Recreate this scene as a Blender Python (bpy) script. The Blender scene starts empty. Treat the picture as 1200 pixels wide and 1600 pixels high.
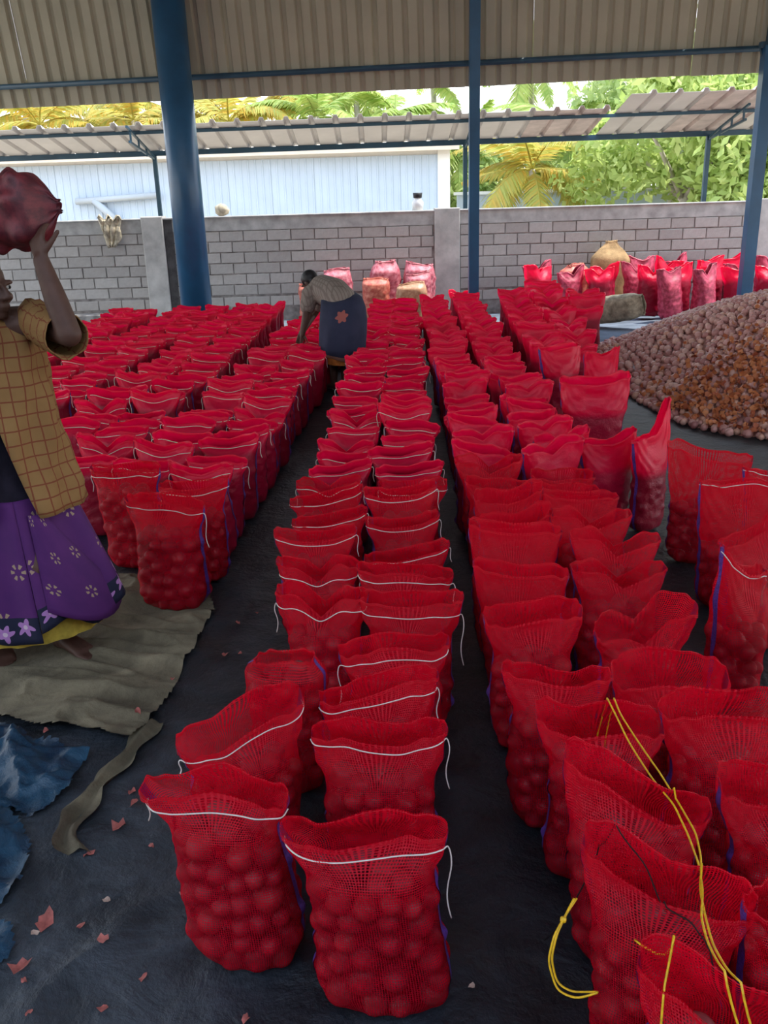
import bpy, math, random
import numpy as np
from mathutils import Vector, Matrix, noise
PI = math.pi
C = bpy.context.scene.collection
scene = bpy.context.scene
rng = np.random.default_rng(7)
random.seed(7)

# ------------------------------------------------------------------ camera, sky, sun, exposure
TH, PH, CAM_H = math.radians(19.1), math.radians(1.7), 1.7
r0, u0 = Vector((1, 0, 0)), Vector((0, math.sin(TH), math.cos(TH)))
fw = Vector((0, math.cos(TH), -math.sin(TH)))
rt = math.cos(PH) * r0 - math.sin(PH) * u0
up = math.cos(PH) * u0 + math.sin(PH) * r0
cam_d = bpy.data.cameras.new('camera')
cam = bpy.data.objects.new('camera', cam_d); C.objects.link(cam)
cam.matrix_world = Matrix(((rt.x, up.x, -fw.x, 0), (rt.y, up.y, -fw.y, 0), (rt.z, up.z, -fw.z, CAM_H), (0, 0, 0, 1)))
cam_d.sensor_fit = 'VERTICAL'; cam_d.sensor_height = 24.0
cam_d.lens = 24.0 * 1385.0 / 1600.0
cam_d.clip_start = 0.05; cam_d.clip_end = 300
scene.camera = cam

world = bpy.data.worlds.new('world'); scene.world = world
world.use_nodes = True
wn = world.node_tree.nodes; wl = world.node_tree.links
bgn = wn['Background']
wtc = wn.new('ShaderNodeTexCoord'); wsep = wn.new('ShaderNodeSeparateXYZ'); wrp = wn.new('ShaderNodeValToRGB')
wl.new(wtc.outputs['Generated'], wsep.inputs[0]); wl.new(wsep.outputs['Z'], wrp.inputs[0])
wrp.color_ramp.elements[0].position = 0.0; wrp.color_ramp.elements[0].color = (0.95, 0.97, 0.98, 1)
wrp.color_ramp.elements[1].position = 0.8; wrp.color_ramp.elements[1].color = (0.55, 0.72, 1.0, 1)
wl.new(wrp.outputs[0], bgn.inputs['Color'])
bgn.inputs['Strength'].default_value = 1.0

sun_d = bpy.data.lights.new('sun', 'SUN'); sun_d.energy = 2.0; sun_d.angle = math.radians(2.0)
sun_d.color = (1.0, 0.95, 0.86)
sun = bpy.data.objects.new('sun', sun_d); C.objects.link(sun)
sun.rotation_euler = Vector((-0.36, -0.05, -0.93)).to_track_quat('-Z', 'Y').to_euler()

scene.view_settings.view_transform = 'Standard'
scene.view_settings.look = 'None'
scene.view_settings.exposure = 1.75
scene.view_settings.gamma = 1.0
scene.view_settings.use_curve_mapping = False

# ------------------------------------------------------------------ helpers
def tag(o, label=None, cat=None, group=None, kind=None):
    if label: o['label'] = label
    if cat: o['category'] = cat
    if group: o['group'] = group
    if kind: o['kind'] = kind
    return o

def to_mesh(name, V, F, UV=None, mask=None, mats=(), smooth=True, fm=None):
    """V (n,3); F list/array of index tuples; UV per vertex (n,2)."""
    me = bpy.data.meshes.new(name)
    V = np.asarray(V, dtype=np.float32)
    if isinstance(F, np.ndarray):
        k = F.shape[1]; nf = len(F)
        me.vertices.add(len(V)); me.vertices.foreach_set('co', V.ravel())
        me.loops.add(nf * k); me.loops.foreach_set('vertex_index', F.astype(np.int32).ravel())
        me.polygons.add(nf)
        me.polygons.foreach_set('loop_start', np.arange(0, nf * k, k, dtype=np.int32))
        me.update(calc_edges=True)
    else:
        me.from_pydata([tuple(map(float, v)) for v in V], [], [tuple(int(i) for i in f) for f in F])
    if UV is not None:
        ul = me.uv_layers.new(name='UVMap')
        li = np.zeros(len(me.loops), dtype=np.int32); me.loops.foreach_get('vertex_index', li)
        ul.data.foreach_set('uv', np.asarray(UV, dtype=np.float32)[li].ravel())
    if mask is not None:
        at = me.attributes.new('mask', 'FLOAT', 'POINT')
        at.data.foreach_set('value', np.asarray(mask, dtype=np.float32))
    for m in mats: me.materials.append(m)
    if fm is not None: me.polygons.foreach_set('material_index', np.asarray(fm, dtype=np.int32))
    if smooth: me.polygons.foreach_set('use_smooth', np.ones(len(me.polygons), dtype=bool))
    me.validate(); me.update()
    return me

def link(name, me, parent=None, loc=(0, 0, 0), rot=(0, 0, 0), scale=(1, 1, 1)):
    o = bpy.data.objects.new(name, me); C.objects.link(o)
    if parent: o.parent = parent
    o.location = loc; o.rotation_euler = rot; o.scale = scale
    return o

def empty(name, loc=(0, 0, 0), rz=0):
    o = bpy.data.objects.new(name, None); C.objects.link(o)
    o.location = loc; o.rotation_euler = (0, 0, rz); o.empty_display_size = 0.1
    return o

class MB:
    def __init__(s): s.V = []; s.F = []; s.UV = []
    def add(s, V, F, UV=None):
        b = len(s.V)
        s.V.extend([tuple(v) for v in V]); s.F.extend([tuple(int(i) + b for i in f) for f in F])
        s.UV.extend([tuple(u) for u in UV] if UV is not None else [(v[0], v[1]) for v in V])
        return s
    def box(s, x0, x1, y0, y1, z0, z1, bev=0.0):
        if bev <= 0:
            V = [(x0, y0, z0), (x1, y0, z0), (x1, y1, z0), (x0, y1, z0), (x0, y0, z1), (x1, y0, z1), (x1, y1, z1), (x0, y1, z1)]
            return s.add(V, [(0, 3, 2, 1), (4, 5, 6, 7), (0, 1, 5, 4), (1, 2, 6, 5), (2, 3, 7, 6), (3, 0, 4, 7)])
        b = bev   # chamfered front (-Y) edges, enough for a block seen from the front
        V = [(x0, y0 + b, z0), (x1, y0 + b, z0), (x1, y0 + b, z1), (x0, y0 + b, z1),
             (x0 + b, y0, z0 + b), (x1 - b, y0, z0 + b), (x1 - b, y0, z1 - b), (x0 + b, y0, z1 - b),
             (x0, y1, z0), (x1, y1, z0), (x1, y1, z1), (x0, y1, z1)]
        return s.add(V, [(4, 5, 6, 7), (0, 1, 5, 4), (1, 2, 6, 5), (2, 3, 7, 6), (3, 0, 4, 7), (8, 11, 10, 9), (0, 8, 9, 1), (1, 9, 10, 2), (2, 10, 11, 3), (3, 11, 8, 0)])
    def tube(s, P, r, n=6, caps=True):
        V, F = tube(P, r, n, caps); return s.add(V, F)
    def build(s, name, mats, parent=None, smooth=False, loc=(0, 0, 0)):
        if not isinstance(mats, (list, tuple)): mats = [mats]
        return link(name, to_mesh(name, s.V, s.F, s.UV, mats=mats, smooth=smooth), parent, loc)

def tube(P, r, n=6, caps=True):
    P = np.asarray(P, float); m = len(P)
    R = np.full(m, r) if np.isscalar(r) else np.asarray(r, float)
    T = np.gradient(P, axis=0); T /= np.linalg.norm(T, axis=1)[:, None] + 1e-9
    ref = np.array([0, 0, 1.0]) if abs(T[0, 2]) < 0.9 else np.array([0, 1.0, 0])
    V = []
    N = np.cross(T[0], ref); N /= np.linalg.norm(N)
    for i in range(m):
        N = N - T[i] * (N @ T[i]); N /= np.linalg.norm(N) + 1e-9
        B = np.cross(T[i], N)
        for k in range(n):
            a = 2 * PI * k / n
            V.append(P[i] + R[i] * (math.cos(a) * N + math.sin(a) * B))
    F = [(i * n + k, i * n + (k + 1) % n, (i + 1) * n + (k + 1) % n, (i + 1) * n + k) for i in range(m - 1) for k in range(n)]
    if caps:
        F.append(tuple(range(n - 1, -1, -1))); F.append(tuple((m - 1) * n + k for k in range(n)))
    return V, F

def bar(a, b, w, h=None, n=None):
    """square bar between two points: V, F"""
    a, b = np.array(a, float), np.array(b, float); h = h or w
    t = (b - a) / np.linalg.norm(b - a)
    ref = np.array([0, 0, 1.0]) if abs(t[2]) < 0.9 else np.array([0, 1.0, 0])
    n1 = np.cross(t, ref); n1 /= np.linalg.norm(n1); n2 = np.cross(n1, t)
    V = [p + sx * n1 * w / 2 + sy * n2 * h / 2 for p in (a, b) for sx, sy in ((-1, -1), (1, -1), (1, 1), (-1, 1))]
    return V, [(0, 3, 2, 1), (4, 5, 6, 7), (0, 1, 5, 4), (1, 2, 6, 5), (2, 3, 7, 6), (3, 0, 4, 7)]

def smoothpath(P, n):
    P = np.asarray(P, float); d = np.r_[0, np.cumsum(np.linalg.norm(np.diff(P, axis=0), axis=1))]
    t = np.linspace(0, d[-1], n)
    Q = np.stack([np.interp(t, d, P[:, k]) for k in range(P.shape[1])], 1)
    for _ in range(3):
        Q[1:-1] = 0.25 * Q[:-2] + 0.5 * Q[1:-1] + 0.25 * Q[2:]
    return Q

def sstep(a, b, x):
    t = np.clip((x - a) / (b - a), 0, 1); return t * t * (3 - 2 * t)

# ------------------------------------------------------------------ materials
class N:
    """small node-tree writer"""
    def __init__(s, name):
        s.m = bpy.data.materials.new(name); s.m.use_nodes = True
        s.t = s.m.node_tree; s.n = s.t.nodes; s.l = s.t.links
        s.b = s.n['Principled BSDF']; s.out = s.n['Material Output']
    def add(s, typ, ins=None, **kw):
        nd = s.n.new('ShaderNode' + typ)
        for k, v in kw.items(): setattr(nd, k, v)
        for k, v in (ins or {}).items(): s.set(nd.inputs[k], v)
        return nd
    def set(s, sock, v):
        if isinstance(v, bpy.types.NodeSocket): s.l.new(v, sock)
        elif isinstance(v, bpy.types.Node): s.l.new(v.outputs[0], sock)
        else:
            if isinstance(v, (tuple, list)) and len(v) == 3 and len(sock.default_value) == 4: v = (*v, 1)
            sock.default_value = v
    def math(s, op, a, b=0.0, c=None):
        nd = s.n.new('ShaderNodeMath'); nd.operation = op
        s.set(nd.inputs[0], a); s.set(nd.inputs[1], b)
        if c is not None: s.set(nd.inputs[2], c)
        return nd.outputs[0]
    def mix(s, f, a, b, mode='MIX'):
        nd = s.n.new('ShaderNodeMix'); nd.data_type = 'RGBA'; nd.blend_type = mode
        s.set(nd.inputs[0], f); s.set(nd.inputs[6], a); s.set(nd.inputs[7], b)
        return nd.outputs[2]
    def ramp(s, f, stops):
        nd = s.n.new('ShaderNodeValToRGB'); s.set(nd.inputs[0], f)
        e = nd.color_ramp.elements
        while len(e) < len(stops): e.new(0.5)
        for el, (p, c) in zip(e, stops): el.position = p; el.color = (*c, 1) if len(c) == 3 else c
        return nd.outputs[0]
    def noise(s, scale, detail=4, co=None, rough=0.55, dist=0.0):
        nd = s.add('TexNoise', {'Scale': scale, 'Detail': detail, 'Roughness': rough, 'Distortion': dist})
        if co is not None: s.set(nd.inputs['Vector'], co)
        return nd.outputs['Fac']
    def co(s, which='Object'):
        return s.add('TexCoord').outputs[which]
    def bump(s, h, strength=0.3, dist=0.01):
        return s.add('Bump', {'Height': h, 'Strength': strength, 'Distance': dist}).outputs[0]
    def p(s, **kw):
        nm = dict(color='Base Color', rough='Roughness', metal='Metallic', spec='Specular IOR Level', normal='Normal', alpha='Alpha', sheen='Sheen Weight', trans='Transmission Weight', coat='Coat Weight')
        for k, v in kw.items(): s.set(s.b.inputs[nm[k]], v)
        return s

def plain(name, color, rough=0.6, spec=0.4, nscale=None, namt=0.25, metal=0.0, bump=0.0, bscale=None):
    k = N(name); co = k.co()
    c = color
    if nscale:
        f = k.noise(nscale, 5, co)
        c = k.mix(k.ramp(f, [(0.3, (0, 0, 0)), (0.7, (1, 1, 1))]), tuple(x * (1 - namt) for x in color), tuple(min(1, x * (1 + namt)) for x in color))
    k.p(color=c, rough=rough, spec=spec, metal=metal)
    if bump: k.p(normal=k.bump(k.noise(bscale or 40, 4, co), bump))
    return k.m

RED = (0.62, 0.0025, 0.022)
RED_FINE = (0.92, 0.003, 0.066)  # brighter, pinker red: sky reflection on the distant flaps put into the colour
def net_near(name='red_net', red=RED):
    """woven plastic net: threads with real see-through holes, laid out along the cloth (UV in metres)"""
    k = N(name)
    uv = k.add('UVMap'); sep = k.add('SeparateXYZ', {0: uv.outputs[0]})
    p = 0.0054
    fu = k.math('FRACT', k.math('DIVIDE', sep.outputs[0], p)); fv = k.math('FRACT', k.math('DIVIDE', sep.outputs[1], p))
    du = k.math('ABSOLUTE', k.math('SUBTRACT', fu, 0.5)); dv = k.math('ABSOLUTE', k.math('SUBTRACT', fv, 0.5))
    wob = k.math('MULTIPLY', k.math('SUBTRACT', k.noise(60, 2, uv.outputs[0]), 0.5), 0.25)
    hole = k.math('MULTIPLY', k.math('LESS_THAN', du, k.math('ADD', 0.29, wob)), k.math('LESS_THAN', dv, k.math('ADD', 0.29, wob)))
    hgt = k.math('MULTIPLY_ADD', k.noise(420, 2, uv.outputs[0]), 0.9, k.math('MAXIMUM', du, dv))
    k.p(color=red, rough=0.16, spec=0.28, normal=k.bump(hgt, 0.6, 0.003))
    k.set(k.b.inputs['Specular Tint'], (1.0, 0.86, 0.92))
    tl = k.add('BsdfTranslucent', {'Color': (1.0, 0.004, 0.03)})
    m1 = k.add('MixShader', {0: 0.45, 1: k.b.outputs[0], 2: tl.outputs[0]})
    tr = k.add('BsdfTransparent')
    m2 = k.add('MixShader', {0: hole, 1: m1.outputs[0], 2: tr.outputs[0]})
    k.l.new(m2.outputs[0], k.out.inputs[0])
    return k.m

def net_far():
    """the same net where its threads are too fine to tell apart: red cloth, deeper where onions lie behind it, flaps coloured pinker and brighter for sky sheen"""
    k = N('red_net_fine')
    at = k.add('Attribute', attribute_name='mask')
    uv = k.add('UVMap')
    oi = k.add('ObjectInfo')
    f = k.noise(9, 3, uv.outputs[0])
    body = k.mix(f, (0.15, 0.003, 0.012), (0.26, 0.005, 0.022))
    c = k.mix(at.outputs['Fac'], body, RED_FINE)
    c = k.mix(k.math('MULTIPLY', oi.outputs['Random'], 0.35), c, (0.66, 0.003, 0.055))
    hh = k.math('ADD', k.math('MULTIPLY', k.noise(220, 3, uv.outputs[0]), 0.35), k.noise(34, 3, uv.outputs[0]))
    k.p(color=c, rough=0.27, spec=k.math('MULTIPLY_ADD', at.outputs['Fac'], 0.12, 0.25), coat=k.math('MULTIPLY', at.outputs['Fac'], 0.25), sheen=0.04, normal=k.bump(hh, 0.55, 0.012))
    k.set(k.b.inputs['Coat Roughness'], 0.18); k.set(k.b.inputs['Sheen Tint'], (1.0, 0.45, 0.7))
    k.set(k.b.inputs['Specular Tint'], (1.0, 0.86, 0.92))
    tl = k.add('BsdfTranslucent', {'Color': (1.0, 0.004, 0.075)})
    m1 = k.add('MixShader', {0: k.math('MULTIPLY', at.outputs['Fac'], 0.5), 1: k.b.outputs[0], 2: tl.outputs[0]})
    k.l.new(m1.outputs[0], k.out.inputs[0])
    return k.m

def onion_mat(name, cols, island=False, rough=0.38):
    k = N(name)
    rnd = k.add('NewGeometry').outputs['Random Per Island'] if island else k.add('ObjectInfo').outputs['Random']
    co = k.co('Object')
    c = k.ramp(rnd, [(i / (len(cols) - 1), q) for i, q in enumerate(cols)])
    f = k.noise(35, 4, co)
    c = k.mix(k.math('MULTIPLY', f, 0.55), c, tuple(x * 0.35 for x in cols[0]))
    k.p(color=c, rough=rough, spec=0.45, normal=k.bump(f, 0.2, 0.004))
    return k.m

def net_over(name, c1, c2):
    k = N(name); uv = k.add('UVMap')
    v = k.noise(26, 3, uv.outputs[0])
    c = k.mix(k.ramp(v, [(0.4, (0, 0, 0)), (0.62, (1, 1, 1))]), c1, c2)
    k.p(color=c, rough=0.5, spec=0.5, normal=k.bump(k.noise(260, 2, uv.outputs[0]), 0.3, 0.004))
    return k.m

def tarp_mat(name, base, hi, scale, rough, dust=None, bumpd=0.02, sky_sheen=False):
    k = N(name); co = k.co()
    a = k.noise(scale, 7, co, 0.62, 0.6); b = k.noise(scale * 6, 5, co, 0.6)
    c = k.mix(k.ramp(a, [(0.35, (0, 0, 0)), (0.7, (1, 1, 1))]), base, hi)
    if dust:
        d = k.noise(1.7, 6, co, 0.7)
        c = k.mix(k.ramp(d, [(0.56, (0, 0, 0)), (0.72, (0.8, 0.8, 0.8))]), c, dust)
    if sky_sheen:     # sky sheen on the open floor, painted as a paler blue-grey stretch
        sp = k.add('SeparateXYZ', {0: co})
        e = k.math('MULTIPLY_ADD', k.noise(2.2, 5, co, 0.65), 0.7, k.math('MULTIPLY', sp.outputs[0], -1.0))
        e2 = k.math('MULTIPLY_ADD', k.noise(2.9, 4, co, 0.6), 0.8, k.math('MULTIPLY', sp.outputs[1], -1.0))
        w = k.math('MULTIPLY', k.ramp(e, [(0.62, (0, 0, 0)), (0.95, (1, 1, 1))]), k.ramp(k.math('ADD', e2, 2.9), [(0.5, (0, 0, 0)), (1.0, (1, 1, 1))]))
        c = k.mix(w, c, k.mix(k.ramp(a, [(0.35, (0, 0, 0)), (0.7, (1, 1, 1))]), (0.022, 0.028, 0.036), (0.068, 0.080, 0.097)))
    k.p(color=c, rough=rough, spec=0.5, normal=k.bump(k.math('ADD', a, k.math('MULTIPLY', b, 0.4)), 0.6, bumpd))
    return k.m

def flower(k, x, y, cx, cy, R, petals, depth=0.35):
    dx = k.math('SUBTRACT', x, cx); dy = k.math('SUBTRACT', y, cy)
    r = k.math('SQRT', k.math('ADD', k.math('MULTIPLY', dx, dx), k.math('MULTIPLY', dy, dy)))
    a = k.math('ARCTAN2', dy, dx)
    lim = k.math('MULTIPLY_ADD', k.math('COSINE', k.math('MULTIPLY', a, petals)), R * depth, R * (1 - depth))
    return r, k.math('LESS_THAN', r, lim)

def plaid_mat():
    k = N('plaid_shirt'); uv = k.add('UVMap'); s = k.add('SeparateXYZ', {0: uv.outputs[0]})
    p = 0.052
    def line(o, w, off=0.0):
        return k.math('LESS_THAN', k.math('ABSOLUTE', k.math('SUBTRACT', k.math('FRACT', k.math('DIVIDE', k.math('ADD', o, off), p)), 0.5)), w)
    g = k.math('MAXIMUM', line(s.outputs[0], 0.055), line(s.outputs[1], 0.055))
    n = k.noise(8, 4, uv.outputs[0])
    base = k.mix(n, (0.20, 0.105, 0.038), (0.31, 0.18, 0.07))
    c = k.mix(k.math('MULTIPLY', g, 0.8), base, (0.17, 0.035, 0.02))
    k.p(color=c, rough=0.85, spec=0.15, normal=k.bump(k.noise(300, 2, uv.outputs[0]), 0.15, 0.002))
    return k.m

def sari_mat():
    k = N('purple_sari'); uv = k.add('UVMap'); s = k.add('SeparateXYZ', {0: uv.outputs[0]})
    x, y = s.outputs[0], s.outputs[1]                     # metres round the skirt, metres above the hem
    n = k.noise(7, 4, uv.outputs[0])
    base = k.mix(n, (0.05, 0.011, 0.09), (0.11, 0.022, 0.14))
    # scattered gold flowers: ring of dots
    P = 0.17
    row = k.math('FLOOR', k.math('DIVIDE', y, P))
    xs = k.math('ADD', x, k.math('MULTIPLY', row, P * 0.5))
    lx = k.math('MULTIPLY', k.math('SUBTRACT', k.math('FRACT', k.math('DIVIDE', xs, P)), 0.5), P)
    ly = k.math('MULTIPLY', k.math('SUBTRACT', k.math('FRACT', k.math('DIVIDE', y, P)), 0.5), P)
    r, _ = flower(k, lx, ly, 0.0, 0.0, 0.03, 6)
    a = k.math('ARCTAN2', ly, lx)
    pet = k.math('MULTIPLY', k.math('GREATER_THAN', k.math('COSINE', k.math('MULTIPLY', a, 6.0)), 0.1),
                 k.math('MULTIPLY', k.math('GREATER_THAN', r, 0.013), k.math('LESS_THAN', r, 0.029)))
    c = k.mix(k.math('MULTIPLY', pet, 0.75), base, (0.42, 0.30, 0.17))
    # dark border with lavender flowers
    bord = k.math('LESS_THAN', y, 0.095)
    c = k.mix(bord, c, (0.012, 0.014, 0.035))
    Q = 0.075
    bx = k.math('MULTIPLY', k.math('SUBTRACT', k.math('FRACT', k.math('DIVIDE', x, Q)), 0.5), Q)
    wv = k.math('MULTIPLY', k.math('SINE', k.math('MULTIPLY', x, 2 * PI / (2 * Q))), 0.012)
    r2, fl = flower(k, bx, k.math('SUBTRACT', y, wv), 0.0, 0.05, 0.033, 5, 0.25)
    c = k.mix(k.math('MULTIPLY', fl, bord), c, (0.36, 0.17, 0.40))
    c = k.mix(k.math('MULTIPLY', k.math('LESS_THAN', r2, 0.008), bord), c, (0.55, 0.42, 0.5))
    k.p(color=c, rough=0.75, spec=0.25)
    return k.m

def lungi_mat():
    k = N('navy_wrap'); uv = k.add('UVMap'); s = k.add('SeparateXYZ', {0: uv.outputs[0]})
    n = k.noise(7, 4, uv.outputs[0])
    c = k.mix(n, (0.018, 0.022, 0.045), (0.04, 0.045, 0.085))
    _, fl = flower(k, s.outputs[0], s.outputs[1], 0.50, 0.36, 0.055, 6, 0.16)
    c = k.mix(k.math('MULTIPLY', fl, 0.9), c, (0.36, 0.11, 0.09))
    edge = k.math('LESS_THAN', s.outputs[1], 0.03)
    c = k.mix(edge, c, (0.40, 0.22, 0.16))
    k.p(color=c, rough=0.8, spec=0.2)
    return k.m

def check_mat():
    k = N('grey_check_shirt'); co = k.co(); s = k.add('SeparateXYZ', {0: co})
    def line(o, p, w): return k.math('LESS_THAN', k.math('FRACT', k.math('DIVIDE', o, p)), w)
    g = k.math('MAXIMUM', line(k.math('ADD', s.outputs[0], k.math('MULTIPLY', s.outputs[1], 0.6)), 0.035, 0.28), line(k.math('SUBTRACT', s.outputs[1], k.math('MULTIPLY', s.outputs[2], 0.8)), 0.035, 0.28))
    c = k.mix(k.noise(6, 3, co), (0.20, 0.165, 0.14), (0.31, 0.265, 0.225))
    c = k.mix(k.math('MULTIPLY', g, 0.45), c, (0.10, 0.075, 0.07))
    k.p(color=c, rough=0.85, spec=0.15)
    return k.m

def leaf_mat(name, c1, c2, tr=0.45):
    k = N(name)
    rnd = k.add('NewGeometry').outputs['Random Per Island']
    c = k.mix(rnd, c1, c2)
    k.p(color=c, rough=0.5, spec=0.3)
    tl = k.add('BsdfTranslucent', {'Color': c})
    m1 = k.add('MixShader', {0: tr, 1: k.b.outputs[0], 2: tl.outputs[0]})
    k.l.new(m1.outputs[0], k.out.inputs[0])
    return k.m

def block_mat():
    k = N('concrete_block'); co = k.co('Object')
    oi = k.add('ObjectInfo').outputs['Random']
    a = k.noise(14, 6, co, 0.65)
    c = k.mix(a, (0.34, 0.315, 0.29), (0.56, 0.53, 0.495))
    c = k.mix(k.math('MULTIPLY', oi, 0.35), c, (0.24, 0.225, 0.21))
    k.p(color=c, rough=0.92, spec=0.15, normal=k.bump(k.noise(70, 5, co), 0.5, 0.01))
    return k.m

M = {}
M['net'] = net_near()
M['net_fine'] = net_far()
M['string'] = plain('white_cotton_string', (0.72, 0.66, 0.6), 0.9, 0.1)
M['seam'] = plain('violet_seam_thread', (0.085, 0.03, 0.21), 0.5, 0.3, 160, 0.6)
ORC = [(0.15, 0.018, 0.03), (0.26, 0.035, 0.05), (0.20, 0.025, 0.035), (0.34, 0.08, 0.08)]
M['onion_red'] = onion_mat('red_onion_skin', ORC)
M['onion_red_i'] = onion_mat('red_onion_skin_joined', ORC, True)
PILE_COLS = [(0.36, 0.13, 0.12), (0.74, 0.40, 0.35), (0.54, 0.23, 0.20), (0.82, 0.52, 0.43), (0.74, 0.39, 0.26)]
M['onion_brown'] = onion_mat('brown_onion_skin', PILE_COLS)
M['onion_brown_i'] = onion_mat('brown_onion_skin_joined', PILE_COLS, True)
M['skin_flake'] = onion_mat('loose_onion_skin', [(0.55, 0.16, 0.05), (0.72, 0.27, 0.10), (0.45, 0.09, 0.04)], True, 0.6)
M['flake'] = plain('papery_onion_skin', (0.42, 0.12, 0.10), 0.6, 0.3, 30, 0.5)
M['flake_pale'] = plain('pale_onion_skin', (0.55, 0.38, 0.30), 0.6, 0.3, 30, 0.4)
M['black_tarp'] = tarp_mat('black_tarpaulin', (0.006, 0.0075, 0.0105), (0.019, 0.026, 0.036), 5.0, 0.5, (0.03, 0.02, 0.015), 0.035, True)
M['canvas'] = tarp_mat('brown_canvas', (0.085, 0.070, 0.042), (0.24, 0.20, 0.125), 5.0, 0.85, (0.08, 0.055, 0.035), 0.02)
M['blue_tarp'] = tarp_mat('blue_plastic', (0.006, 0.026, 0.055), (0.018, 0.075, 0.135), 7.0, 0.38, None, 0.02)
M['floor'] = plain('grey_concrete_floor', (0.13, 0.155, 0.19), 0.95, 0.1, 3, 0.35, bump=0.2)
M['earth'] = plain('dry_earth', (0.36, 0.30, 0.22), 0.95, 0.1, 1.5, 0.3)
M['block'] = block_mat()
M['mortar'] = plain('wall_mortar', (0.27, 0.25, 0.235), 0.95, 0.1, 9, 0.4, bump=0.4, bscale=30)
M['render'] = plain('cement_render', (0.40, 0.39, 0.37), 0.9, 0.15, 6, 0.25, bump=0.3, bscale=25)
M['pier'] = plain('cast_concrete', (0.46, 0.44, 0.41), 0.9, 0.15, 5, 0.2, bump=0.3, bscale=25)
M['gap_shade'] = plain('dark_gap_shade', (0.07, 0.065, 0.065), 0.9, 0.15, 6, 0.4)  # flat dark tone painted for the shadow in the wall crack
M['blue_paint'] = plain('blue_gloss_paint', (0.018, 0.095, 0.20), 0.32, 0.5, 2.5, 0.18)
M['blue_dark'] = plain('dark_blue_paint', (0.025, 0.075, 0.12), 0.45, 0.5, 4, 0.2)
M['sheet'] = plain('beige_coated_sheet', (0.50, 0.46, 0.34), 0.5, 0.4, 1.2, 0.12)
M['lean_sheet'] = plain('grey_coated_sheet', (0.62, 0.60, 0.60), 0.45, 0.4, 1.5, 0.12)
M['lean_far'] = plain('rusty_pink_sheet', (0.56, 0.47, 0.46), 0.5, 0.4, 3, 0.25)
M['ceil'] = plain('roof_sheet_inside', (0.46, 0.44, 0.38), 0.6, 0.3)
M['white_wall'] = plain('pale_blue_sheet_wall', (0.46, 0.54, 0.63), 0.6, 0.3, 0.7, 0.08)
M['cream'] = plain('cream_eave', (0.70, 0.58, 0.46), 0.7, 0.2, 2, 0.1)
M['white'] = plain('white_paint', (0.8, 0.8, 0.78), 0.6, 0.3, 3, 0.05)
M['pipe_grey'] = plain('grey_pipe', (0.42, 0.46, 0.49), 0.6, 0.3)
M['skin'] = plain('brown_skin', (0.085, 0.040, 0.028), 0.55, 0.35, 20, 0.15)
M['hair'] = plain('black_hair', (0.010, 0.009, 0.010), 0.5, 0.4, 60, 0.4)
M['eye'] = plain('eye_white', (0.6, 0.56, 0.5), 0.3, 0.5)
M['plaid'] = plaid_mat(); M['sari'] = sari_mat(); M['lungi'] = lungi_mat(); M['check'] = check_mat()
M['dark_cloth'] = plain('dark_blouse', (0.016, 0.013, 0.022), 0.85, 0.15, 20, 0.3)
M['yellow_cloth'] = plain('yellow_underskirt', (0.50, 0.37, 0.06), 0.85, 0.15, 25, 0.25)
M['orange_cloth'] = plain('orange_underskirt', (0.42, 0.14, 0.03), 0.85, 0.15, 25, 0.35)
M['rope'] = plain('yellow_twine', (0.72, 0.42, 0.01), 0.45, 0.4, 90, 0.25)
M['dark_cord'] = plain('dark_twine', (0.018, 0.012, 0.012), 0.8, 0.2)
M['jute'] = plain('jute_sacking', (0.34, 0.22, 0.11), 0.95, 0.1, 16, 0.35, bump=0.5, bscale=120)
M['beige_sack'] = plain('beige_net_sacking', (0.36, 0.30, 0.21), 0.9, 0.1, 22, 0.45, bump=0.5, bscale=60)
M['cloth_pale'] = plain('pale_rag', (0.52, 0.45, 0.33), 0.9, 0.1, 14, 0.35)
M['net_pink'] = net_over('pink_net_over_onions', (0.40, 0.06, 0.09), (0.62, 0.22, 0.25))
M['net_orange'] = net_over('orange_net_over_onions', (0.50, 0.085, 0.06), (0.66, 0.22, 0.14))
M['net_yellow'] = net_over('straw_net_over_onions', (0.46, 0.21, 0.11), (0.62, 0.37, 0.22))
M['net_head'] = net_over('wine_net_over_onions', (0.07, 0.006, 0.013), (0.17, 0.020, 0.028))
M['net_crimson'] = net_over('crimson_net_over_onions', (0.30, 0.008, 0.035), (0.55, 0.05, 0.11))
M['trunk'] = plain('grey_palm_trunk', (0.50, 0.46, 0.40), 0.9, 0.1, 5, 0.3)
M['palm_y'] = leaf_mat('yellowing_palm_leaf', (0.66, 0.46, 0.10), (0.46, 0.50, 0.13), 0.5)
M['palm_g'] = leaf_mat('green_palm_leaf', (0.30, 0.44, 0.10), (0.50, 0.56, 0.18), 0.5)
M['leaf'] = leaf_mat('bright_green_leaf', (0.38, 0.50, 0.13), (0.60, 0.68, 0.27), 0.5)
M['leaf_d'] = leaf_mat('mid_green_leaf', (0.32, 0.43, 0.14), (0.50, 0.58, 0.25), 0.5)
M['black_plastic'] = plain('black_plastic', (0.02, 0.02, 0.022), 0.5)

# ------------------------------------------------------------------ the setting
def structure(name, mb, mat, parent=None, **kw):
    o = mb.build(name, mat, parent, **kw)
    if parent is None: o['kind'] = 'structure'
    return o

mb = MB(); mb.box(-60, 60, -30, 90, -0.6, -0.06); structure('ground', mb, M['earth'])
mb = MB(); mb.box(-8.5, 8.5, -14.2, 14.68, -0.06, -0.02); structure('floor', mb, M['floor'])

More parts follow.
